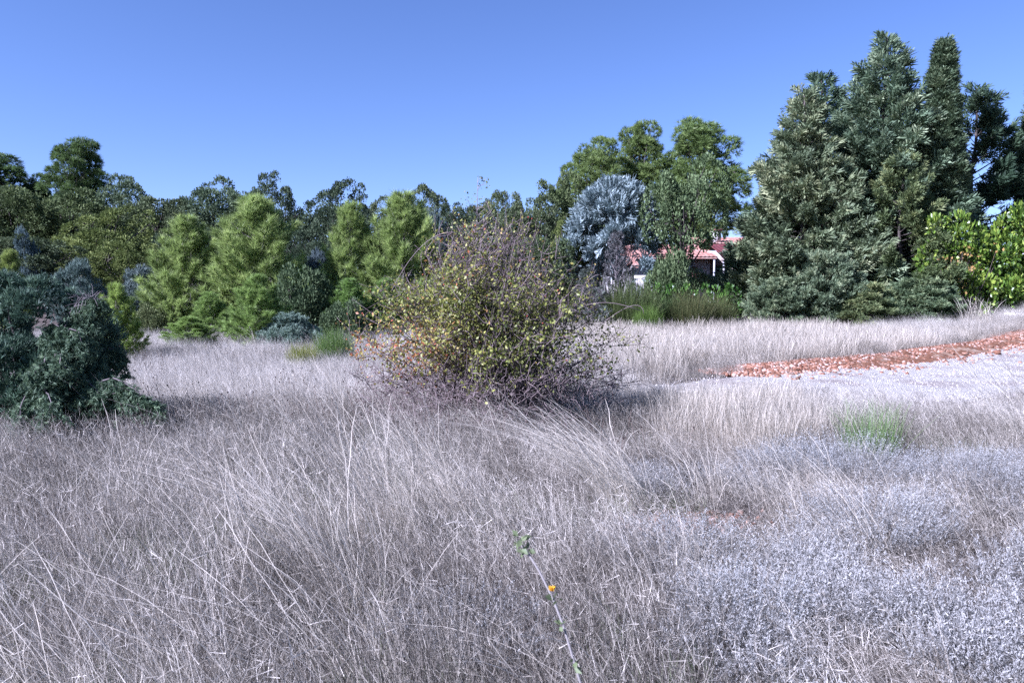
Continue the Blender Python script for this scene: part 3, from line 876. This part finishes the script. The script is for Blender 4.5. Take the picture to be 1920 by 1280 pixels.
for q in (1338, 1356, 1398):
    a, _ = loc(q, 0, HY - 2); box('post', M['metal'], a - .04, a + .04, -2.05, -1.97, 0, loc(0, 488)[1] - .06, house)
ch = box('chimney', M['plaster'], loc(1350, 0)[0], loc(1366, 0)[0], 1.7, 2.2, loc(0, 455)[1], loc(0, 428)[1], r2)
box('chimney_cap', M['tile'], loc(1348, 0)[0], loc(1368, 0)[0], 1.64, 2.26, loc(0, 428)[1], loc(0, 425)[1], r2)
box('flue_opening', M['dark'], loc(1359, 0)[0], loc(1363, 0)[0], 1.69, 1.72, loc(0, 440)[1], loc(0, 431)[1], r2)
for q in (1243, 1262):
    wd = box('window', M['redwood'], loc(q - 8, 0)[0], loc(q + 8, 0)[0], -.03, .02, loc(0, 540)[1], loc(0, 496)[1], house)
    box('pane', M['glass'], loc(q - 6, 0)[0], loc(q - .7, 0)[0], -.05, -.02, loc(0, 538)[1], loc(0, 498)[1], wd)
    box('pane', M['glass'], loc(q + .7, 0)[0], loc(q + 6, 0)[0], -.05, -.02, loc(0, 538)[1], loc(0, 498)[1], wd)
for q in (1227, 1285):
    s_ = box('shutter', M['shutter'], loc(q - 7, 0)[0], loc(q + 7, 0)[0], -.12, -.06, loc(0, 540)[1], loc(0, 495)[1], house)
dr = box('door', M['redwood'], loc(1296, 0)[0], loc(1306, 0)[0], -.07, -.01, 0, loc(0, 500)[1], house)
box('handle', M['metal'], loc(1304, 0)[0], loc(1304.8, 0)[0], -.12, -.06, 1.0, 1.15, dr)
box('window', M['dark'], loc(1330, 0, 41.6)[0] + .1, loc(1372, 0)[0], .54, .62, loc(0, 545)[1], loc(0, 497)[1], house)
# a small outbuilding gable left of the house
ob = tag(link('outbuilding', None, None, (gx(1170, 37), 37, gz(gx(1170, 37), 37) - .05)), 'small white gabled outbuilding glimpsed behind the broom', 'shed')
zo = zz(498, 37) - ob.location.z
box('wall', M['plaster'], -.45, .45, 0, 2, 0, zo - .05, ob)
roof('roof', M['tile'], -.65, .65, -.25, 1.0, zo - .1, zo + .35, ob)
roof('roof', M['tile'], -.65, .65, 2.25, 1.0, zo - .1, zo + .35, ob)

# ------------------------------------------------------------------ the wild rose bush in the middle of the meadow
def rose():
    g = rng
    Y = 9.8; bx = gx(925, Y); bz = gz(bx, Y)
    ta = Acc(); ca = Acc(); ha = Acc()
    nodes = []
    # profile of the thicket: radius over height
    hz_ = np.array([0, .25, .55, .9, 1.25, 1.6, 1.95, 2.3, 2.6]); rz_ = np.array([1.25, 1.5, 1.8, 1.85, 1.68, 1.38, 1.0, .62, .2])
    for i in range(230):
        a = g.uniform(0, 2 * math.pi)
        h = g.uniform(.15, 2.45) if i % 3 else g.uniform(1.0, 2.5)
        r = np.interp(h, hz_, rz_) * g.uniform(.55, 1.05)
        e = np.array([math.cos(a) * r - .06, math.sin(a) * r * .85, h])
        b = np.array([g.normal() * .28, g.normal() * .22, 0])
        P = curve(b, e, g.uniform(.05, .42) * (1 if h < 1.8 else .3), .03, 10, g)
        tube(ta, P, np.linspace(g.uniform(.008, .015), .0025, 10), 4, g.uniform(.1, .9))
        nodes += [(P[q], P[q] - P[q - 1]) for q in range(3, 10)]
    # side twigs
    tw = []
    for k in range(6400):
        p, d = nodes[g.integers(len(nodes))]
        d2 = unit(unit(d) * .5 + g.normal(size=3) * .75 + np.array([0, 0, .25]))
        L = g.uniform(.10, .34)
        e = p + d2 * L
        if e[2] < .03: e[2] = .03
        tube(ta, curve(p, e, g.normal() * .02, .012, 4, g), np.linspace(.0042, .0016, 4), 3, g.uniform(.05, 1))
        tw.append((p, e))
    # grey tangle of dead twigs round the foot
    for k in range(2300):
        a = g.uniform(0, 2 * math.pi); h = .75 * g.random() ** 1.2
        r = (1.45 + .35 * h) * math.sqrt(g.random())
        p = np.array([math.cos(a) * r - .05, math.sin(a) * r * .85, h])
        e = p + unit(np.array([math.cos(a) * .5, math.sin(a) * .5, .35]) + g.normal(size=3) * .7) * g.uniform(.12, .42)
        e[2] = max(e[2], .03)
        tube(ta, curve(p, e, g.normal() * .03, .015, 4, g), np.linspace(.0042, .0018, 4), 3, g.uniform(.45, 1))
    A = np.array([t[0] for t in tw]); B = np.array([t[1] for t in tw])
    n = 62000
    k = g.integers(0, len(tw), n); u = g.random(n)
    p = A[k] + (B[k] - A[k]) * u[:, None] + g.normal(size=(n, 3)) * .035
    # leaves hold on at mid height, most on the sunny side; bottom stands bare
    keepp = ss((p[:, 2] - .45) / .6) * (.30 + .7 * ss((2.25 - p[:, 2]) / .9)) * (.55 + .45 * ss((-p[:, 0] + .6) / 1.4)) * (.3 + 1.2 * fbm(p[:, 0] * 2.3 + 5, p[:, 2] * 2.3))
    m = g.random(n) < keepp
    p = p[m]; n = len(p)
    yl = .36 + .42 * ss((-p[:, 0] + .2) / 1.2) * ss((1.7 - p[:, 2]) / .6) + .34 * ss((p[:, 2] - 1.2) / 1.0) * g.random(n)
    v = np.clip(yl + g.normal(size=n) * .17, 0, 1)
    addm(ca, [T_LEAF], p, unit(g.normal(size=(n, 3)) + np.array([0, 0, .3])), g.uniform(.026, .056, n), v)
    nh = 150
    k = g.integers(0, len(tw), nh); hp = B[k]
    hp = hp[hp[:, 2] > .8]
    ha.add(ROCKS[0], hp, frames(g.normal(size=(len(hp), 3))), .011, g.random(len(hp)))
    # long arching canes that leave the thicket
    for (px0, py0, px1, py1, px2, py2) in [(740, 545, 800, 460, 862, 440), (650, 560, 690, 590, 760, 640), (1020, 660, 1090, 575, 1200, 582), (1085, 650, 1180, 578, 1215, 590), (1010, 780, 1200, 735, 1250, 760), (700, 676, 760, 672, 830, 700), (640, 690, 720, 660, 800, 650), (1150, 690, 1080, 640, 1000, 620), (1130, 620, 1060, 600, 980, 640), (1060, 520, 1000, 510, 950, 560), (930, 420, 925, 500, 920, 600), (965, 455, 950, 520, 930, 600)]:
        q0, q1, q2 = [np.array([gx(a, Y - .4) - bx, -.4, zz(b, Y - .4) - bz]) for a, b in ((px0, py0), (px1, py1), (px2, py2))]
        t = np.linspace(0, 1, 12)[:, None]
        P = q0 * (1 - t) * (1 - 2 * t) + q1 * 4 * t * (1 - t) + q2 * t * (2 * t - 1)
        P[:, 1] += g.normal() * .25
        tube(ta, P, np.linspace(.0028, .0042, 12), 4, .8)
    root = tag(link('wild_rose_bush', None, None, (bx, Y, bz)), 'tangled wild rose bush with yellowing leaves in the middle of the meadow', 'shrub')
    link('branches', ta.mesh('rose_branches', M['greytwig']), root, color=(.72, .65, .63))
    link('foliage', ca.mesh('rose_leaves', M['rose']), root)
    hh = link('rose_hips', ha.mesh('rose_hips', M['hip']), root); hh['kind'] = 'stuff'
rose()

# a thin bare sapling behind the rose
ta = Acc(); ca = Acc()
Y = 13.5; sx_ = gx(893, Y); sz_ = gz(sx_, Y)
Hs = zz(335, Y) - sz_
st = curve((0, 0, -.1), (.03, 0, Hs), 0, .012, 12); tube(ta, st, np.linspace(.022, .003, 12), 5, .7)
for i in range(46):
    t = rng.uniform(.35, .99); b = np.array([np.interp(t, np.linspace(0, 1, 12), st[:, q]) for q in range(3)])
    a = rng.uniform(0, 6.28); Lb = .55 * (1.05 - t) + .12
    e = b + np.array([math.cos(a) * Lb, math.sin(a) * Lb, Lb * rng.uniform(.5, 1.1)])
    P = curve(b, e, .0, .015, 5); tube(ta, P, np.linspace(.005, .0018, 5), 3, .6)
    n = 7; addm(ca, [T_LEAF], P[rng.integers(2, 5, n)] + rng.normal(size=(n, 3)) * .05, unit(rng.normal(size=(n, 3))), rng.uniform(.035, .06, n), rng.uniform(.15, .75, n))
sp = tag(link('bare_sapling', None, None, (sx_, Y, sz_)), 'thin nearly leafless sapling rising above the rose bush', 'tree')
link('trunk', ta.mesh('sapling_stem', M['greytwig']), sp); link('leaves', ca.mesh('sapling_leaves', M['rose']), sp, color=(.7, .75, .8))

# ------------------------------------------------------------------ grasses
def blades(acc, g, n, h, spread, w, lean=(-.18, 0), bend=.5, hv=.35, seg=4, var=(.5, .22), kink=0.0, tip=False, patch=False):
    """n ribbons of height about h, rooted within spread, leaning and nodding over"""
    a = g.uniform(0, 6.28, n * (2 if patch else 1)); rr = spread * np.sqrt(g.random(len(a)))
    off = g.uniform(0, 40)
    if patch:
        so = fbm(np.cos(a) * rr * 6 + off, np.sin(a) * rr * 6 + 17) * (patch != 'even') + g.random(len(a)) * .36
        q = np.argsort(-so)[:n]; a, rr = a[q], rr[q]
    base = np.column_stack([np.cos(a) * rr, np.sin(a) * rr, np.full(n, -.02)])
    H = h * (1 + hv * g.uniform(-1, 1, n))
    rel = rr / max(spread, 1e-3) * .16
    if patch:
        H = H * (.35 + 1.25 * fbm(base[:, 0] * 6 + off, base[:, 1] * 6 + 17)); rel = rel * 0
    ld = np.column_stack([lean[0] + g.normal(size=n) * .16 + np.cos(a) * rel, lean[1] + g.normal(size=n) * .16 + np.sin(a) * rel])
    bd = np.column_stack([lean[0] * 1.6 + g.normal(size=n) * .45, lean[1] * 1.6 + g.normal(size=n) * .45]) * bend
    fa = g.uniform(0, np.pi, n); side = np.column_stack([np.cos(fa), np.sin(fa), np.zeros(n)])
    t = np.linspace(0, 1, seg + 1)
    V = np.zeros((n, seg + 1, 2, 3))
    for i, u in enumerate(t):
        c = base.copy()
        c[:, :2] += ld * (H * u)[:, None] + bd * (H * u ** 2.6)[:, None]
        c[:, 2] += H * u * (1 - .28 * np.hypot(*bd.T) * u * u)
        if kink: c += g.normal(size=(n, 3)) * kink * H[:, None] * (u > 0)
        ww = w * (1 - .8 * u) if not tip else w * (.7 if u < .75 else 1.15 * (1.15 - u) / .4)
        V[:, i, 0] = c - side * np.asarray(ww)[..., None] / 2; V[:, i, 1] = c + side * np.asarray(ww)[..., None] / 2
    k = 2 * (seg + 1)
    f = []
    for i in range(seg):
        f += [(2 * i, 2 * i + 1, 2 * i + 3), (2 * i, 2 * i + 3, 2 * i + 2)]
    F = np.array(f)[None] + (np.arange(n) * k)[:, None, None]
    acc.raw(V.reshape(-1, 3), F.reshape(-1, 3), np.repeat(np.clip(var[0] + g.normal(size=n) * var[1], 0, 1), len(f)))
    return V

src = bpy.data.collections  # sources for scattering live in collections of their own, outside the scene
def source(name, meshes):
    c = bpy.data.collections.new(name)
    for i, me in enumerate(meshes):
        c.objects.link(bpy.data.objects.new(f'{name}_{i:02d}', me))
    return c

def scatter(name, label, cat, coll, P, rot, scl, idx):
    me = bpy.data.meshes.new(name)
    n = len(P)
    me.vertices.add(n); me.vertices.foreach_set('co', np.asarray(P, np.float32).ravel())
    for an, tp, key, dat in (('rot', 'FLOAT_VECTOR', 'vector', rot), ('scl', 'FLOAT_VECTOR', 'vector', scl), ('idx', 'INT', 'value', idx)):
        at = me.attributes.new(an, tp, 'POINT'); at.data.foreach_set(key, np.asarray(dat, np.int32 if tp == 'INT' else np.float32).ravel())
    o = link(name, me)
    ng = bpy.data.node_groups.new(name + '_scatter', 'GeometryNodeTree')
    ng.interface.new_socket('Geometry', in_out='INPUT', socket_type='NodeSocketGeometry')
    ng.interface.new_socket('Geometry', in_out='OUTPUT', socket_type='NodeSocketGeometry')
    N = ng.nodes; L = ng.links
    gi = N.new('NodeGroupInput'); go = N.new('NodeGroupOutput')
    ci = N.new('GeometryNodeCollectionInfo'); ci.inputs['Collection'].default_value = coll
    ci.inputs['Separate Children'].default_value = True; ci.inputs['Reset Children'].default_value = True
    ip = N.new('GeometryNodeInstanceOnPoints'); ip.inputs['Pick Instance'].default_value = True
    def na(an, tp):
        q = N.new('GeometryNodeInputNamedAttribute'); q.data_type = tp; q.inputs['Name'].default_value = an
        return [s for s in q.outputs if s.enabled and s.name == 'Attribute'][0]
    L.new(gi.outputs[0], ip.inputs['Points']); L.new(ci.outputs[0], ip.inputs['Instance'])
    L.new(na('idx', 'INT'), ip.inputs['Instance Index'])
    e2r = N.new('FunctionNodeEulerToRotation'); L.new(na('rot', 'FLOAT_VECTOR'), e2r.inputs[0]); L.new(e2r.outputs[0], ip.inputs['Rotation'])
    L.new(na('scl', 'FLOAT_VECTOR'), ip.inputs['Scale'])
    L.new(ip.outputs[0], go.inputs[0])
    md = o.modifiers.new('scatter', 'NODES'); md.node_group = ng
    return tag(o, label, cat, kind='stuff')

def samp(n, y0, y1, margin=1.25, power=1.0):
    """points over the visible wedge of the field, evenly per area"""
    y = np.sqrt(rng.uniform(y0 ** 2, y1 ** 2, n)) if power == 1 else y0 + (y1 - y0) * rng.random(n) ** power
    x = rng.uniform(-1, 1, n) * (.64 * y * margin + .8)
    return x, y

def clearings(x, y):
    """1 in open field, 0 on gravel and clay bank"""
    ok = poly_sd(x, y) > .12 + .5 * (fbm(x * 1.3, y * 1.3) - .45)
    return ok

gg = np.random.default_rng(77)
# sources
BRIS = (np.array([(-.014, 0, 0), (.014, 0, 0), (0, 0, 1.)]), np.array([(0, 1, 2)]))
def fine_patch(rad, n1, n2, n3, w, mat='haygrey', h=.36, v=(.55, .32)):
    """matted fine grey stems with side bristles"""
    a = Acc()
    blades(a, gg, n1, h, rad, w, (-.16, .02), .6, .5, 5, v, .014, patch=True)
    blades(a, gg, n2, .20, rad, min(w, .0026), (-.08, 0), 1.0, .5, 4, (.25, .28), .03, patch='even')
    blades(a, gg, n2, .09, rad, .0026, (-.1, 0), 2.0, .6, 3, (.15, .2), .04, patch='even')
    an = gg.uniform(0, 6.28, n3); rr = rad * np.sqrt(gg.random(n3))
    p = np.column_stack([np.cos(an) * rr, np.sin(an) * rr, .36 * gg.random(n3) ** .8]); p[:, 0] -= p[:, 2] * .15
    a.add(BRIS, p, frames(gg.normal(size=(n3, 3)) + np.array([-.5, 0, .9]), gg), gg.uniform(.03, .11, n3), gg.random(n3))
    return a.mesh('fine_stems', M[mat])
fine = [fine_patch(.17, 80, 40, 150, .0026) for i in range(5)]
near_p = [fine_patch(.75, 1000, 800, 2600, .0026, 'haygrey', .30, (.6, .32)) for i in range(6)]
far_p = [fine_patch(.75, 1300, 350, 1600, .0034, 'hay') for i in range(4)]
tall = []
for i in range(6):                      # long leaning straw
    a = Acc()
    blades(a, gg, 26, .62, .11, .0028, (-.30, -.04), .55, .35, 7, (.74, .2), .005, True)
    blades(a, gg, 26, .36, .10, .003, (-.15, 0), .7, .4, 5, (.5, .2), .015)
    tall.append(a.mesh('long_straw', M['straw']))
upr = []
for i in range(5):                      # upright straw stands
    a = Acc()
    blades(a, gg, 110, .56, .34, .0034, (-.04, 0), .25, .3, 5, (.62, .18), .012, True)
    blades(a, gg, 130, .32, .34, .0032, (-.03, 0), .5, .4, 4, (.42, .2), .02)
    upr.append(a.mesh('upright_straw', M['straw']))
gre = []
for i in range(4):
    a = Acc(); blades(a, gg, 40, .17, .14, .003, (-.05, 0), .6, .5, 4, (.5, .25), .02); gre.append(a.mesh('green_blades', M['greengrass']))
def thyme_clump(g, n, rad, h):
    a = Acc()
    for i in range(n):
        an = g.uniform(0, 6.28); rr = rad * math.sqrt(g.random())
        b = np.array([math.cos(an) * rr, math.sin(an) * rr, 0]); L = h * g.uniform(.6, 1.1) * (1 - .35 * (rr / rad) ** 2)
        e = b + np.array([math.cos(an) * rr * .5 + g.normal() * .02, math.sin(an) * rr * .5 + g.normal() * .02, L])
        m = 28
        u = g.uniform(.15, 1, m)[:, None]
        p = b + (e - b) * u + g.normal(size=(m, 3)) * .004
        a.add((np.array([(-.13, 0, .1), (.13, 0, .1), (.07, .05, 1.), (-.07, .05, 1.)]), np.array([(0, 1, 2), (0, 2, 3)])), p, frames(unit(e - b) * .8 + g.normal(size=(m, 3)) * .5, g), g.uniform(.007, .014, m), np.clip(.25 + .55 * u[:, 0] + g.normal(size=m) * .15, 0, 1))
        s = np.array([g.normal(), g.normal(), 0]); s = s / np.linalg.norm(s) * .0014
        a.raw([b - s, b + s, e], [(0, 1, 2)], .15)
    return a
thy = [thyme_clump(gg, 60, .15, .2).mesh('silver_sprigs', M['thyme']) for i in range(4)]
sed = []
for i in range(3):
    a = Acc()
    for j in range(3):
        b = np.array([gg.normal() * .08, gg.normal() * .08, 0]); e = b + np.array([gg.normal() * .08 - .05, gg.normal() * .06, gg.uniform(.3, .5)])
        tube(a, curve(b, e, 0, .006, 4, gg), .0018, 3, 1)
        a.add(ROCKS[j], [e], frames(gg.normal(size=(1, 3)), gg), gg.uniform(.007, .012), .2)
        q = b + (e - b) * .8 + np.array([gg.normal() * .03, 0, .03]); a.add(ROCKS[j], [q], frames(gg.normal(size=(1, 3)), gg), .006, .4)
    sed.append(a.mesh('seed_stalks', M['seed']))
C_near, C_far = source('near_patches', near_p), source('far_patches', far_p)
C_fine, C_tall, C_upr, C_gre, C_thy, C_sed = source('fine_stem_clumps', fine), source('long_straw_clumps', tall), source('upright_straw_clumps', upr), source('green_blade_clumps', gre), source('silver_sprig_clumps', thy), source('seed_stalk_clumps', sed)

def place(name, label, cat, coll, x, y, hs, nvar, ws=None, tilt=.1):
    n = len(x)
    rot = np.column_stack([rng.normal(size=n) * tilt, rng.normal(size=n) * tilt, rng.normal(size=n) * .35])
    scl = np.column_stack([hs if ws is None else ws] * 2 + [hs])
    return scatter(name, label, cat, coll, np.column_stack([x, y, ground(x, y)]), rot, scl, rng.integers(0, nvar, n))

# zones
def z_silver(x, y):                      # silver-grey ground cover in the right foreground
    return ss((x - .1 - .05 * y) / .9) * ss((8.2 - y) / 1.5) * ss((.35 * fbm(x * .9 + 4, y * .9) + .65 * fbm(x * 1.9 + 4, y * 1.9) - .47) / .09)
def z_stand(x, y):                       # stand of upright beige straw in front of the gravel
    return ss((x - 1.5) / .6) * ss((3.7 - x + (y - 9) * .2) / .5) * ss((y - 7.4) / .8) * ss((12.2 - y) / .8)
def z_back(x, y):                        # tall pale straw between the clay bank and the trees
    return ss((x - 1.0) / 1.5) * ss((y - 13.8) / 1.2)

def field_height(x, y):
    low = ss((x - .1 + .1 * (y - 5)) / 1.0) * ss((8.4 - y) / 1.2)
    return (.60 + .8 * fbm(x * .7, y * .7)) * (1 - .5 * low) * (1 - .5 * ss((x - 1.6) / .8) * ss((y - 9) / 1.5) * ss((16.5 - y) / 2))
lim = lambda x: np.interp(x, [-20, -3, 0, 3, 8, 14, 22], [25, 25, 26, 28, 28.8, 29, 30.8])
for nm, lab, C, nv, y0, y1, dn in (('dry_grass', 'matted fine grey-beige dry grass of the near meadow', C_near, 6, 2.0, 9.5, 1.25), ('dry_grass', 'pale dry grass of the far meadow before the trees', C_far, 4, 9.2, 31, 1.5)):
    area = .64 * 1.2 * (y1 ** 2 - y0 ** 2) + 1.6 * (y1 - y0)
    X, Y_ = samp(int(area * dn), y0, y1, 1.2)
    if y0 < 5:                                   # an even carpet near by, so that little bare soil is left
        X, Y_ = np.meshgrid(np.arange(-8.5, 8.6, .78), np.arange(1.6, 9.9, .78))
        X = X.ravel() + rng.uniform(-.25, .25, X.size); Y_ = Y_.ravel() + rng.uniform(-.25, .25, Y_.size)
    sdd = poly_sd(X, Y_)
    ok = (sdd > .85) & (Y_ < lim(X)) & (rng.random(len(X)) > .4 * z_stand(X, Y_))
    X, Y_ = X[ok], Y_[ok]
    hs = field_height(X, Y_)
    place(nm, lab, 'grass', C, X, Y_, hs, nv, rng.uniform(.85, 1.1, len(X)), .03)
X = rng.uniform(0, 30, 12000); Y_ = rng.uniform(10, 33, 12000)      # small clumps fringe the gravel
sdd = poly_sd(X, Y_)
ok = (sdd < 1.0) & (sdd > -.15 - 1.3 * (fbm(X * 1.3, Y_ * 1.3) - .45)) & (X < .8 * Y_)
X, Y_ = X[ok], Y_[ok]
hs = field_height(X, Y_)
place('grass_fringe', 'short dry grass tussocks fringing the gravel', 'grass', C_fine, X, Y_, hs, 5)

X, Y_ = samp(9000, 2.4, 24, 1.2, .75)
d = ss((fbm(X * .55 + 9, Y_ * .55 + 2) - .42) / .2) * (1 - z_silver(X, Y_) * .8) * (1 - .97 * ss((Y_ - 5.5) / 2.5))
ok = clearings(X, Y_) & (rng.random(len(X)) < (d * .34 + .02) * (1 - .6 * ss(X / 1.2))) & (np.hypot(X - .75, Y_ - 5.7) > .9)
X, Y_ = X[ok], Y_[ok]
hs = rng.uniform(.7, 1.2, len(X))
place('long_straw', 'long pale straw stalks leaning over the dry grass', 'grass', C_tall, X, Y_, hs, 6)

X = np.concatenate([rng.uniform(.9, 5.2, 420), rng.uniform(1.0, 26, 2600)]); Y_ = np.concatenate([rng.uniform(7.2, 13.2, 420), rng.uniform(13.5, 33, 2600)])
d = np.where(Y_ < 13.4, z_stand(X, Y_), z_back(X, Y_) * (abs(X) < .75 * Y_) * (.55 + .45 * ss((Y_ - 16) / 4)))
ok = clearings(X, Y_) & (rng.random(len(X)) < d)
ok &= Y_ < lim(X)
X, Y_ = X[ok], Y_[ok]
hs = np.where(Y_ < 13.4, rng.uniform(.55, .95, len(X)) * (1 - .35 * ss((Y_ - 9.5) / 2)), rng.uniform(.75, 1.2, len(X)) * (1 - .45 * ss((X - 9) / 5)))
place('upright_straw', 'stands of upright pale straw in front of and behind the clay bank', 'grass', C_upr, X, Y_, hs, 5, np.where(Y_ > 13.4, 1.3, 1.0) * hs)

X, Y_ = samp(5200, 2.4, 9.5, 1.2)
d = z_silver(X, Y_)
ok = clearings(X, Y_) & (rng.random(len(X)) < d * .58 + .015)
X, Y_ = X[ok], Y_[ok]
hs = rng.uniform(.9, 1.2, len(X)) * (.6 + .6 * d[ok])
place('silver_ground_cover', 'low silver-grey aromatic ground cover among the dry grass', 'ground cover', C_thy, X, Y_, hs, 4)

X, Y_ = samp(3600, 2.2, 10, 1.2)
ok = clearings(X, Y_) & (rng.random(len(X)) < ss((fbm(X * .9 + 30, Y_ * .9) - .45) / .2) * .8)
X, Y_ = X[ok], Y_[ok]
hs = rng.uniform(.6, 1.2, len(X))
place('green_undergrowth', 'sparse green grass blades under the dry stems', 'grass', C_gre, X, Y_, hs, 4)

X, Y_ = samp(900, 6.5, 20, 1.1, .9)
ok = clearings(X, Y_) & (X < 1.5) & (rng.random(len(X)) < .25 + .75 * ss((fbm(X * .5 + 50, Y_ * .5) - .4) / .2))
X, Y_ = X[ok], Y_[ok]
hs = rng.uniform(.8, 1.3, len(X))
place('seed_stalks', 'thin stalks with small dark dried seed heads in the meadow', 'plants', C_sed, X, Y_, hs, 3)

# pebbles on the gravel
peb = source('pebble_shapes', [new_mesh('pebble', v, f, M['palestone'], np.full(len(f), .2 + .12 * i)) for i, (v, f) in enumerate(ROCKS)])
X = rng.uniform(1.0, 22, 30000); Y_ = 11.2 + 17 * rng.random(30000) ** 1.4
ok = (poly_sd(X, Y_) + .9 * (fbm(X * 1.3, Y_ * 1.3) - .5) < .15) & (X < .78 * Y_)
X, Y_ = X[ok], Y_[ok]; n = len(X)
s = rng.uniform(.006, .016, n) * np.where(rng.random(n) < .04, 2.0, 1)
scatter('pebbles', 'loose pale pebbles strewn over the gravel', 'pebbles', peb, np.column_stack([X, Y_, ground(X, Y_) + .028]), rng.uniform(-3, 3, (n, 3)), np.column_stack([s, s, s]), rng.integers(0, 6, n))

# ------------------------------------------------------------------ single tufts and plants
def tuft(name, label, px, Y, n, h, spread, w, lean, bend, mat, var, cat='grass', tip=True, rise=None):
    a = Acc(); x = gx(px, Y)
    blades(a, rng, n, h, spread, w, lean, bend, .3, 8, var, .006, tip)
    blades(a, rng, n, h * .5, spread * 1.1, w, (lean[0] * .7, 0), bend * .9, .4, 5, (var[0] - .15, .2), .012)
    return tag(link(name, a.mesh(name, mat), None, (x, Y, gz(x, Y))), label, cat)
tuft('feather_grass', 'large pale feather-grass tuft arching over near the rose bush', 1185, 5.9, 240, .78, .18, .0042, (-.46, -.02), .6, M['straw'], (.95, .08), 'grass tuft')
tuft('feather_grass', 'thin tuft of long straw leaning from the fine grey stems', 735, 5.0, 90, .95, .20, .0036, (-.30, -.05), .5, M['straw'], (.80, .14), 'grass tuft')
tuft('feather_grass', 'drooping straw tuft with few long bent stalks', 640, 4.0, 40, .85, .14, .0034, (-.42, -.05), .7, M['straw'], (.80, .14), 'grass tuft')
tuft('feather_grass', 'wide pale tuft of straw beside the gravel edge', 1960, 8.2, 90, .95, .3, .0042, (-.38, 0), .5, M['straw'], (.84, .12), 'grass tuft')
tuft('feather_grass', 'loose straw tuft in front of the rose bush', 935, 8.8, 80, .70, .3, .0042, (-.34, 0), .55, M['straw'], (.74, .14), 'grass tuft')
tuft('green_rush_tuft', 'fresh green rush tuft at the edge of the silver ground cover', 1640, 7.7, 420, .52, .22, .0048, (-.02, 0), .3, M['rush'], (.6, .2), 'grass tuft', False)
tuft('straw_tuft', 'upright straw tuft growing at the far end of the clay bank', 1830, 27.8, 130, .95, .45, .011, (0, 0), .45, M['straw'], (.7, .16), 'grass tuft')
tuft('straw_tuft', 'sunlit bunch of straw beside the bare clay patch', 1330, 5.8, 50, .45, .12, .0034, (-.2, 0), .5, M['straw'], (.8, .14), 'grass tuft')

for i, (px, Y, rad, h, n, lab) in enumerate([
        (1400, 3.75, .24, .34, 420, 'silver-blue cotton plant near the trodden bare litter'),
        (1590, 7.0, .5, .42, 800, 'silver cushion shrub just in front of the green rush tuft'),
        (1500, 7.1, .36, .34, 420, 'small silver cushion beside the upright beige straw'),
        (1850, 6.6, .45, .38, 640, 'silver cushion shrub below the wide tuft by the gravel'),
        (1640, 5.2, .4, .34, 560, 'low silver cushion amid leaning straw stalks'),
        (1290, 4.7, .4, .26, 560, 'silver mat by the bare clay patch'),
        (860, 3.6, .32, .2, 380, 'silver mat among the grey stems left of the yellow flower')]):
    x = gx(px, Y)
    tag(link('silver_cushion', thyme_clump(rng, n, rad, h).mesh('silver_cushion', M['thyme']), None, (x, Y, gz(x, Y)), 0, (1, 1, 1), (1.0, 1.03, 1.06)), lab, 'plant', 'silver cushion plants')

# bare reddish clay patch and a pale boulder by the hedge
xc, yc = gx(1310, 5.6), 5.6
acc = Acc()
n = 260
p = np.column_stack([xc + rng.normal(size=n) * .22, yc + rng.normal(size=n) * .16, np.zeros(n)]); p[:, 2] = ground(p[:, 0], p[:, 1]) + .01
acc.add(ROCKS[2], p, frames(rng.normal(size=(n, 3))), rng.uniform(.01, .035, n), rng.random(n))
tag(link('clay_patch', acc.mesh('clay_patch', M['redstone'])), 'patch of bare crumbled reddish clay among the grass', 'soil', kind='stuff')
v, f = rock_template(55)
xr, yr = gx(1915, 28.5), 28.5
tag(link('boulder', new_mesh('boulder', v * .5, f, M['palestone'], np.full(len(f), .9), smooth=True), None, (xr, yr, gz(xr, yr) + .12)), 'pale boulder at the foot of the laurel hedge', 'rock')

# tall wild plant with one yellow flower
Y = 1.75
ta = Acc(); la = Acc(); fa = Acc()
pts = [(1150, 1500), (1118, 1390), (1083, 1275), (1061, 1205), (1042, 1160), (1015, 1110), (990, 1075), (972, 1058)]
x0 = gx(1190, Y); P = np.array([[gx(a, Y) - x0, .02 * i, zz(b, Y)] for i, (a, b) in enumerate(pts)])
P = np.vstack([[0, -.02, gz(x0, Y) - .02], P])
tube(ta, P, np.linspace(.0042, .0022, len(P)), 6, .75)
for q, m in ((4, 4), (5, 6), (7, 8), (8, 9), (3, 4)):
    addm(la, [T_LEAF], P[q] + rng.normal(size=(m, 3)) * .006, unit(rng.normal(size=(m, 3)) + np.array([0, 0, .4])), rng.uniform(.014, .03, m), rng.uniform(.1, .7, m))
fb = P[5] + np.array([-.002, -.005, .018])
tube(ta, curve(P[5], fb, 0, 0, 3), .0016, 4, .3)
for i in range(18):
    a = i * 2.4; d = np.array([math.cos(a) * .5, math.sin(a) * .5, .9])
    fa.add(T_LEAF, [fb], frames(d[None]), .013 + .004 * rng.random(), rng.random())
fp = tag(link('flowering_weed', None, None, (x0, Y, 0)), 'tall wiry weed with one small yellow flower', 'plant')
link('stem', ta.mesh('weed_stem', M['greytwig']), fp, color=(.9, .95, .9)); link('leaves', la.mesh('weed_leaves', M['greengrass']), fp); link('flower', fa.mesh('weed_flower', M['petal']), fp)
